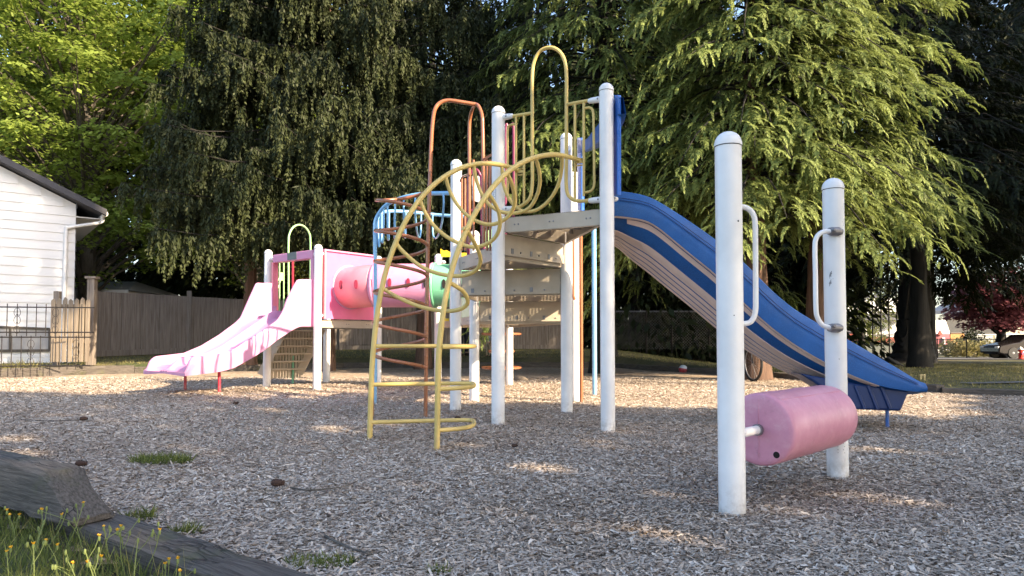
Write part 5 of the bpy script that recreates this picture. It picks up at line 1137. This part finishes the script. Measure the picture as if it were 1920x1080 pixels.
# crow on the lawn
def crow():
    Y = 21.; c = gr(1678, 684, G(at(1678, 684, Y).x, Y)); c = at(1676, 684, Y); c.z = G(c.x, Y) - .01; o = thing('crow', 'black crow standing on the shaded lawn left of the huge trunk', 'bird', tuple(c))
    b = c + Vector((0, 0, .14)); m = MB(); sx = -1
    pts = [Vector((.30, 0, -.07)), Vector((.2, 0, -.03)), Vector((.1, 0, .02)), Vector((0, 0, .05)), Vector((-.08, 0, .10)), Vector((-.13, 0, .16)), Vector((-.17, 0, .185)), Vector((-.21, 0, .18)), Vector((-.26, 0, .165))]
    m.tube([b + p for p in pts], [.015, .03, .062, .075, .062, .042, .04, .018, .004], 12); m.build('body', M['black'], o)
    for s in (-1, 1):
        MB().tube([b + Vector((.02, s * .03, 0)), b + Vector((.0, s * .035, -.14))], .006, 6).build('leg', M['black'], o)
        MB().prism([b + Vector((-.06, s * .062, .08)), b + Vector((.05, s * .072, .05)), b + Vector((.22, s * .03, -.04)), b + Vector((.05, s * .07, -.01))], (0, s * .01, 0)).build('wing', M['black'], o)
crow()
# small yellow marker on the lawn
c = at(1730, 710, 12.6); c.z = G(c.x, c.y) - .02; mk = thing('wooden_marker', 'small pale yellow wooden marker on the lawn right of the blue slide', 'marker', tuple(c))
for dx in (-.035, .03): MB().box(c + Vector((dx, 0, .05)), (.028, .03, .14)).build('peg', flat('pale_yellow_wood', (.5, .4, .2), .7), mk, smooth=False)
MB().box(c + Vector((0, 0, .125)), (.11, .032, .02)).build('crosspiece', flat('pale_yellow_wood_top', (.5, .4, .2), .7), mk, smooth=False)
# ball
Y = 15.6; c = at(1281, 699, Y); c.z = max(c.z, 0) + .0
c = gr(1281, 701, -.03); bq = thing('ball', 'red and pale blue ball lying on the chips under the blue slide', 'ball', tuple(c)); r0 = .105; cc_ = c + Vector((0, 0, r0))
MB().lathe([(r0 * math.sin(a) + 1e-4, -r0 * math.cos(a)) for a in np.linspace(0, 1.72, 12)], cc_, 28, (.2, .1, 1)).build('red_half', M['red'], bq)
MB().lathe([(r0 * math.sin(a) + 1e-4, -r0 * math.cos(a)) for a in np.linspace(1.72, 3.14, 10)], cc_, 28, (.2, .1, 1)).build('pale_half', flat('pale_blue_ball', (.5, .58, .66), .4), bq)
# bicycle leaning against the cedar trunk
def bicycle():
    Y = 13.0; c = at(1412, 703, Y); c.z = G(c.x, c.y); o = thing('bicycle', 'black bicycle leaning against the cedar trunk behind the near log post', 'bicycle', tuple(c)); dr = Vector((-.15, .99, 0)).normalized(); f = c + Vector((0, 0, .34)); 
    def wheel(ce):
        n = Vector((dr.y, -dr.x, 0)); u = dr; v = Vector((0, 0, 1)); ring = [ce + u * (.325 * math.cos(a)) + v * (.325 * math.sin(a)) for a in np.linspace(0, 2 * math.pi, 37)[:-1]]
        t_ = MB().tube(ring, .024, 8, True).build('wheel', M['black'], o); MB().tube([ce + (q - ce) * .92 for q in ring], .010, 6, True).build('rim', M['metal'], t_)
        s = MB()
        for k in range(0, 36, 2): s.tube([ce + n * (.02 if k % 4 else -.02), ce + (ring[k] - ce) * .9], .002, 4)
        s.build('spokes', M['metal'], t_)
    rear = f + dr * 1.02; wheel(f); wheel(rear); up = Vector((0, 0, 1)); bb = rear - dr * .43 + up * -.03; seat = bb + dr * .14 + up * .5; head = f + dr * .2 + up * .42
    fm = M['iron']; b = MB()
    for p, q in ((bb, seat), (seat, head), (bb, head - up * .1), (rear, bb), (rear, seat)): b.tube([p, q], .015, 8)
    b.build('frame', fm, o); MB().tube([f, head + up * .12], .014, 8).build('fork', fm, o); n = Vector((dr.y, -dr.x, 0))
    MB().tube([head + up * .14 + n * .28, head + up * .15, head + up * .14 - n * .28], .012, 8).build('handlebar', fm, o); MB().box(seat + up * .07, (.24, .12, .05), math.atan2(dr.y, dr.x)).build('saddle', M['black'], o, bevel=.02)
bicycle()

# ---------------------------------------------------------------- people (skinned bodies)
def skin(name, nodes, edges, m, parent, sub=2):
    o0 = W[parent.name]; keys = list(nodes); me = bpy.data.meshes.new(name)
    me.from_pydata([tuple(Vector(nodes[k][:3]) + Vector((0, 0, 0))) for k in keys], [(keys.index(a), keys.index(b)) for a, b in edges], []); me.materials.append(m)
    o = link(name, me, parent); md = o.modifiers.new('s', 'SKIN'); md.use_smooth_shade = True
    for i, k in enumerate(keys):
        v = me.skin_vertices[0].data[i]; v.radius = (nodes[k][3], nodes[k][4] if len(nodes[k]) > 4 else nodes[k][3]); v.use_root = (i == 0)
    s = o.modifiers.new('u', 'SUBSURF'); s.levels = sub; s.render_levels = sub; return o
skinm = flat('skin', (.50, .29, .21), .55, 0, .05); navy = flat('navy_cloth', (.012, .014, .03), .85); hairdk = flat('dark_hair', (.03, .02, .012), .7); grey = flat('grey_cloth', (.28, .29, .30), .9, 0, .2); camo = flat('patterned_cloth', (.30, .26, .19), .9, 0, .7, 28); hairl = flat('light_hair', (.42, .36, .26), .7)
def person(X, Y, H, face, label, top, bot, hair, child=False, cat='person'):
    o = thing('person', label, cat, (X, Y, G(X, Y))); o.rotation_euler = (0, 0, face); k = H / 1.72; hs_ = 1.35 if child else 1.0
    def n(x, y, z, r, r2=None): return (x * k, y * k, z * k, r * k, (r2 or r) * k)
    hz_ = 1.60 if not child else 1.52
    B = {'pelvis': n(0, 0, .95, .13, .10), 'waist': n(0, 0, 1.10, .125, .09), 'chest': n(0, 0, 1.30, .15, .10), 'neckb': n(0, 0, 1.44, .07, .06), 'neck': n(0, -.01, 1.50, .05), 'headb': n(0, -.02, hz_ - .04, .075 * hs_, .085 * hs_), 'headt': n(0, -.01, hz_ + .06, .078 * hs_, .088 * hs_), 'nose': n(0, -.115 * hs_, hz_, .012)}
    E = [('pelvis', 'waist'), ('waist', 'chest'), ('chest', 'neckb'), ('neckb', 'neck'), ('neck', 'headb'), ('headb', 'headt'), ('headb', 'nose')]
    for s, t in ((-1, 'l'), (1, 'r')):
        B.update({t + 'sh': n(s * .18, 0, 1.40, .055), t + 'el': n(s * .24, .02, 1.12, .042), t + 'wr': n(s * .25, -.06, .88, .028), t + 'pa': n(s * .25, -.08, .80, .034, .018), t + 'hip': n(s * .09, 0, .88, .09), t + 'kn': n(s * .10, -.02, .50, .06), t + 'an': n(s * .10, .02, .10, .04), t + 'toe': n(s * .11, -.14, .04, .035, .028), t + 'ear': n(s * .088 * hs_, 0, hz_, .012)})
        E += [('chest', t + 'sh'), (t + 'sh', t + 'el'), (t + 'el', t + 'wr'), (t + 'wr', t + 'pa'), ('pelvis', t + 'hip'), (t + 'hip', t + 'kn'), (t + 'kn', t + 'an'), (t + 'an', t + 'toe'), ('headb', t + 'ear')]
        for i in range(4):
            a = s * .25 + (i - 1.5) * .016; B[t + 'f%d' % i] = n(a, -.10, .745, .0085); B[t + 'g%d' % i] = n(a, -.105, .71 + abs(i - 1.5) * .006, .0075); E += [(t + 'pa', t + 'f%d' % i), (t + 'f%d' % i, t + 'g%d' % i)]
        B[t + 'th'] = n(s * .215, -.10, .77, .009); E.append((t + 'pa', t + 'th'))
    skin('body', B, E, skinm, o)
    def sub_(ks, add): return {q: (*B[q][:3], B[q][3] + add, B[q][4] + add) for q in ks}
    tk = ['chest', 'waist', 'pelvis', 'neckb', 'lsh', 'lel', 'rsh', 'rel']; T_ = sub_(tk, .018 * k); T_['lw'] = (*(Vector(B['lel'][:3]).lerp(Vector(B['lwr'][:3]), .85)), .042 * k, .042 * k); T_['rw'] = (*(Vector(B['rel'][:3]).lerp(Vector(B['rwr'][:3]), .85)), .042 * k, .042 * k)
    skin('top', T_, [('chest', 'waist'), ('waist', 'pelvis'), ('chest', 'neckb'), ('chest', 'lsh'), ('lsh', 'lel'), ('lel', 'lw'), ('chest', 'rsh'), ('rsh', 'rel'), ('rel', 'rw')], top, o)
    Q_ = sub_(['pelvis', 'lhip', 'lkn', 'lan', 'rhip', 'rkn', 'ran'], .022 * k); skin('trousers', Q_, [('pelvis', 'lhip'), ('lhip', 'lkn'), ('lkn', 'lan'), ('pelvis', 'rhip'), ('rhip', 'rkn'), ('rkn', 'ran')], bot, o)
    skin('hair', {'a': n(0, .015, hz_ + .075, .086 * hs_, .09 * hs_), 'b': n(0, .035, hz_, .075 * hs_, .07 * hs_)}, [('a', 'b')], hair, o)
    for s in (-1, 1): 
        sh = MB().tube([Vector((s * .10 * k, .06 * k, .045 * k)), Vector((s * .105 * k, -.05 * k, .05 * k)), Vector((s * .11 * k, -.17 * k, .035 * k))], [.045 * k, .05 * k, .035 * k], 10); sh.v = [tuple(Vector(v) + W[o.name]) for v in sh.v]; sh.build('shoe', hairdk, o)
    return o
p_ = at(868, 678, 20.0); person(p_.x + .02, 20.0, 1.7, .6, 'adult in dark navy clothes standing on the grass behind the white posts', navy, navy, hairdk)
p_ = at(915.5, 682, 19.75); person(p_.x, 19.75, .72, -.3, 'toddler with pale hair, grey top and patterned trousers behind the middle white post', grey, camo, hairl, True, 'toddler')

# ---------------------------------------------------------------- pine cones, sticks, stones
def cone(x, y, L, ang, label):
    c = gr(x, y, .02); o = MB(); d = Vector((math.cos(ang), math.sin(ang), 0)); sc = MB()
    pr = [(.001, -L / 2), (L * .2, -L * .42), (L * .27, -L * .2), (L * .25, 0), (L * .2, L * .25), (L * .1, L * .45), (.001, L / 2)]; ce = c + Vector((0, 0, L * .22)); sc.lathe(pr, ce, 14, tuple(d))
    u = Vector((-d.y, d.x, 0)); v = Vector((0, 0, 1))
    for i in range(60):
        t = i / 60; h = (t - .5) * L * .92; r_ = np.interp(h, [p[1] for p in pr], [p[0] for p in pr]); a = i * 2.4; rd_ = u * math.cos(a) + v * math.sin(a); q = ce + d * h + rd_ * r_ * .8; tt = u * -math.sin(a) + v * math.cos(a); e = L * .09
        sc.add([q - tt * e, q + tt * e, q + rd_ * e * 1.6 + d * e * .8], [(0, 1, 2)])
    sc.build('pine_cone', flat('cone_brown_%d' % x, (.06, .032, .022), .8, 0, .4, 60), None, label, 'pine cone', 'pine cones on the wood chips', smooth=False)
cone(157, 788, .075, .4, 'dark pine cone at the left, beside the long thin twig'); cone(152, 874, .07, .1, 'flat dark pine cone just past the upper railroad tie'); cone(442, 758, .07, 1.0, 'small pine cone below the foot of the pink slide'); cone(521, 911, .075, -.1, 'pine cone in front of the curved stick')
cone(858, 786, .06, .5, 'pine cone beside the lowest yellow rung'); cone(965, 838, .05, .2, 'smallest pine cone, lying in front of the middle white post')
def stick(px, r, label):
    MB().tube(catmull([gr(x, y, .022) for x, y in px], 5), [r * (1 - .5 * i / (5 * (len(px) - 1))) for i in range(5 * (len(px) - 1) + 1)], 6).build('stick', M['barkg'], None, label, 'stick')
stick([(545, 914), (575, 919), (610, 917), (645, 912), (670, 902)], .006, 'curved thin stick right of the pine cone'); stick([(40, 787), (100, 789), (150, 787)], .006, 'long thin twig left of the dark pine cone'); stick([(610, 1005), (650, 1025), (700, 1040)], .006, 'thin stick near the bottom grass tufts')
st_ = gr(975, 713, 0); MB().lathe([(.10, -.03), (.16, 0), (.15, .05), (.08, .09), (.01, .10)], st_ + Vector((0, 0, -.02)), 10).build('rock', flat('brown_rock', (.16, .13, .10), .9), None, 'small brown rock just right of the rear white post', 'rock')

# ---------------------------------------------------------------- grass and weeds
def blades(name, X, Y, h, wd, m, label, lean=.35, seedv=1, zoff=0, kind='stuff', cat=None):
    r_ = np.random.RandomState(seedv); n = len(X); Z = gz(X, Y) - .01 + zoff; b = np.stack([X, Y, Z], 1); d = nrm(np.stack([r_.randn(n) * lean, r_.randn(n) * lean, np.ones(n)], 1)); a = r_.rand(n) * 6.28; s = np.stack([np.cos(a), np.sin(a), 0 * a], 1)
    return setp(npmesh(name, leaves(b, d, s, h, wd, .3), n, M[m], r_.rand(n)), label, cat, kind=kind)
r_ = np.random.RandomState(77)
# lawn grass behind the border
n = 90000; Yg = 10 + r_.rand(n) ** .8 * 17; Xg = (r_.rand(n) * 2 - 1) * .8 * Yg; k = sdist(Xg, Yg) > .1; Xg, Yg = Xg[k], Yg[k]; blades('grass', Xg, Yg, .03 + .05 * r_.rand(len(Xg)), .008 + .006 * r_.rand(len(Xg)), 'grassdry', 'short patchy lawn grass', .6, 2)
# sunlit weeds at the iron fence
n = 9000; t = r_.rand(n); Xg = -13 + 7.0 * t; Yg = 13.35 + (Xg + 13) * .33 + r_.rand(n) * .55; k = sdist(Xg, Yg) > .08; Xg, Yg = Xg[k], Yg[k]; blades('fence_weeds', Xg, Yg, .05 + .22 * r_.rand(len(Xg)) ** 2, .006 + .01 * r_.rand(len(Xg)), 'grassdry', 'tangled yellow-green weeds along the iron fence', .5, 3)
# near corner grass
def intri(n): 
    x = -2.9 + 3.9 * r_.rand(n); y = .9 + 2.7 * r_.rand(n); s = (x + .70) * .61 + (y - 2.07) * .79; return x[s < -.10], y[s < -.10]
Xg, Yg = intri(60000); k = r_.rand(len(Xg)) < np.clip(.25 + .75 * (-Xg - .3) / .8, .15, 1); Xg, Yg = Xg[k], Yg[k]; blades('grass', Xg, Yg, .03 + .055 * r_.rand(len(Xg)) ** 1.5, .0025 + .002 * r_.rand(len(Xg)), 'grassl', 'fine green grass in the near corner below the ties', .5, 4)
Xg, Yg = intri(3000); k = Xg < -.6; Xg, Yg = Xg[k], Yg[k]; blades('tall_weeds', Xg, Yg, .07 + .12 * r_.rand(len(Xg)), .0022 + 0 * Xg, 'grassdry', 'tall thin weed stems in the near corner', .5, 5)
# tufts in the chips
def tuft(cx_, cy_, rx, n, h, label, seedv, m='grassl'):
    q = gr(cx_, cy_, .0); a = r_.rand(n) * 6.28; rr = np.sqrt(r_.rand(n)); X = q.x + np.cos(a) * rr * rx; Y = q.y + np.sin(a) * rr * rx * .6
    return setp(blades('grass_tuft', X, Y, h * (.5 + r_.rand(n)), .004 + .003 * r_.rand(n), m, label, .7, seedv, .01, None), None, 'grass tuft')
tuft(303, 868, .19, 950, .06, 'green grass tuft growing alone in the wood chips', 6); tuft(600, 1062, .12, 500, .035, 'low green clover tuft by the bottom end of the lower tie', 7); tuft(825, 1074, .05, 120, .03, 'tiny grass tuft at the bottom edge of the chips', 8)
tuft(350, 1003, .06, 160, .05, 'small grass tuft just behind the lower railroad tie', 9); tuft(262, 975, .07, 150, .06, 'grass tuft at the cut end of the upper tie', 10)
# yellow flowered weeds
def weed(x, y, h, ls, label, seedv, proto=None):
    rr = np.random.RandomState(seedv); b = gr(x, y, .02); o = thing('flowering_weed', label, 'wildflower', tuple(b), 'yellow flowered weeds below the railroad ties')
    top = b + Vector((rr.randn() * .03, rr.randn() * .03, h)); midp = b.lerp(top, .5) + Vector((rr.randn() * .012, rr.randn() * .012, 0)); MB().tube(catmull([b, midp, top], 4), .0014, 5).build('stem', stemm, o); ends = [top]
    for k in range(ls):
        f = .45 + .4 * rr.rand(); p = b.lerp(top, f); q = p + Vector((rr.randn() * .03, rr.randn() * .03, h * (.25 + .15 * rr.rand()))); MB().tube([p, p.lerp(q, .5) + Vector((.004, 0, .0)), q], .001, 4).build('stem', stemm, o); ends.append(q)
    for q in ends:
        f = MB().lathe([(.0015, -.013), (.0036, -.009), (.0038, -.002), (.0022, .003)], q, 7).build('bud', stemm, o)
        if rr.rand() < .55:
            m = MB(); n = 9
            for i in range(n):
                a = 6.283 * i / n; dd = Vector((math.cos(a), math.sin(a), 1.0 + .8 * rr.rand())); s = Vector((-math.sin(a), math.cos(a), 0)) * .002; m.add([q + dd * .001 - s, q + dd * .001 + s, q + dd * .0055 + s, q + dd * .0055 - s], [(0, 1, 2, 3)])
            m.build('petals', petm, f, smooth=False)
stemm = flat('weed_stem', (.16, .20, .06), .7); petm = flat('yellow_petal', (.75, .42, .02), .6)
wl_ = [(30, 985), (75, 1000), (120, 990), (160, 1010), (205, 1005), (235, 1040), (270, 1030), (180, 1060), (100, 1055), (55, 1045), (15, 1060), (140, 1080), (300, 1072), (250, 1085), (325, 1090), (60, 1085), (200, 1090)]
for i, (x, y) in enumerate(wl_): weed(x, y + 45, .11 + .07 * random.random(), random.randint(1, 4), 'thin branching weed with small yellow flowers below the railroad ties', 100 + i)
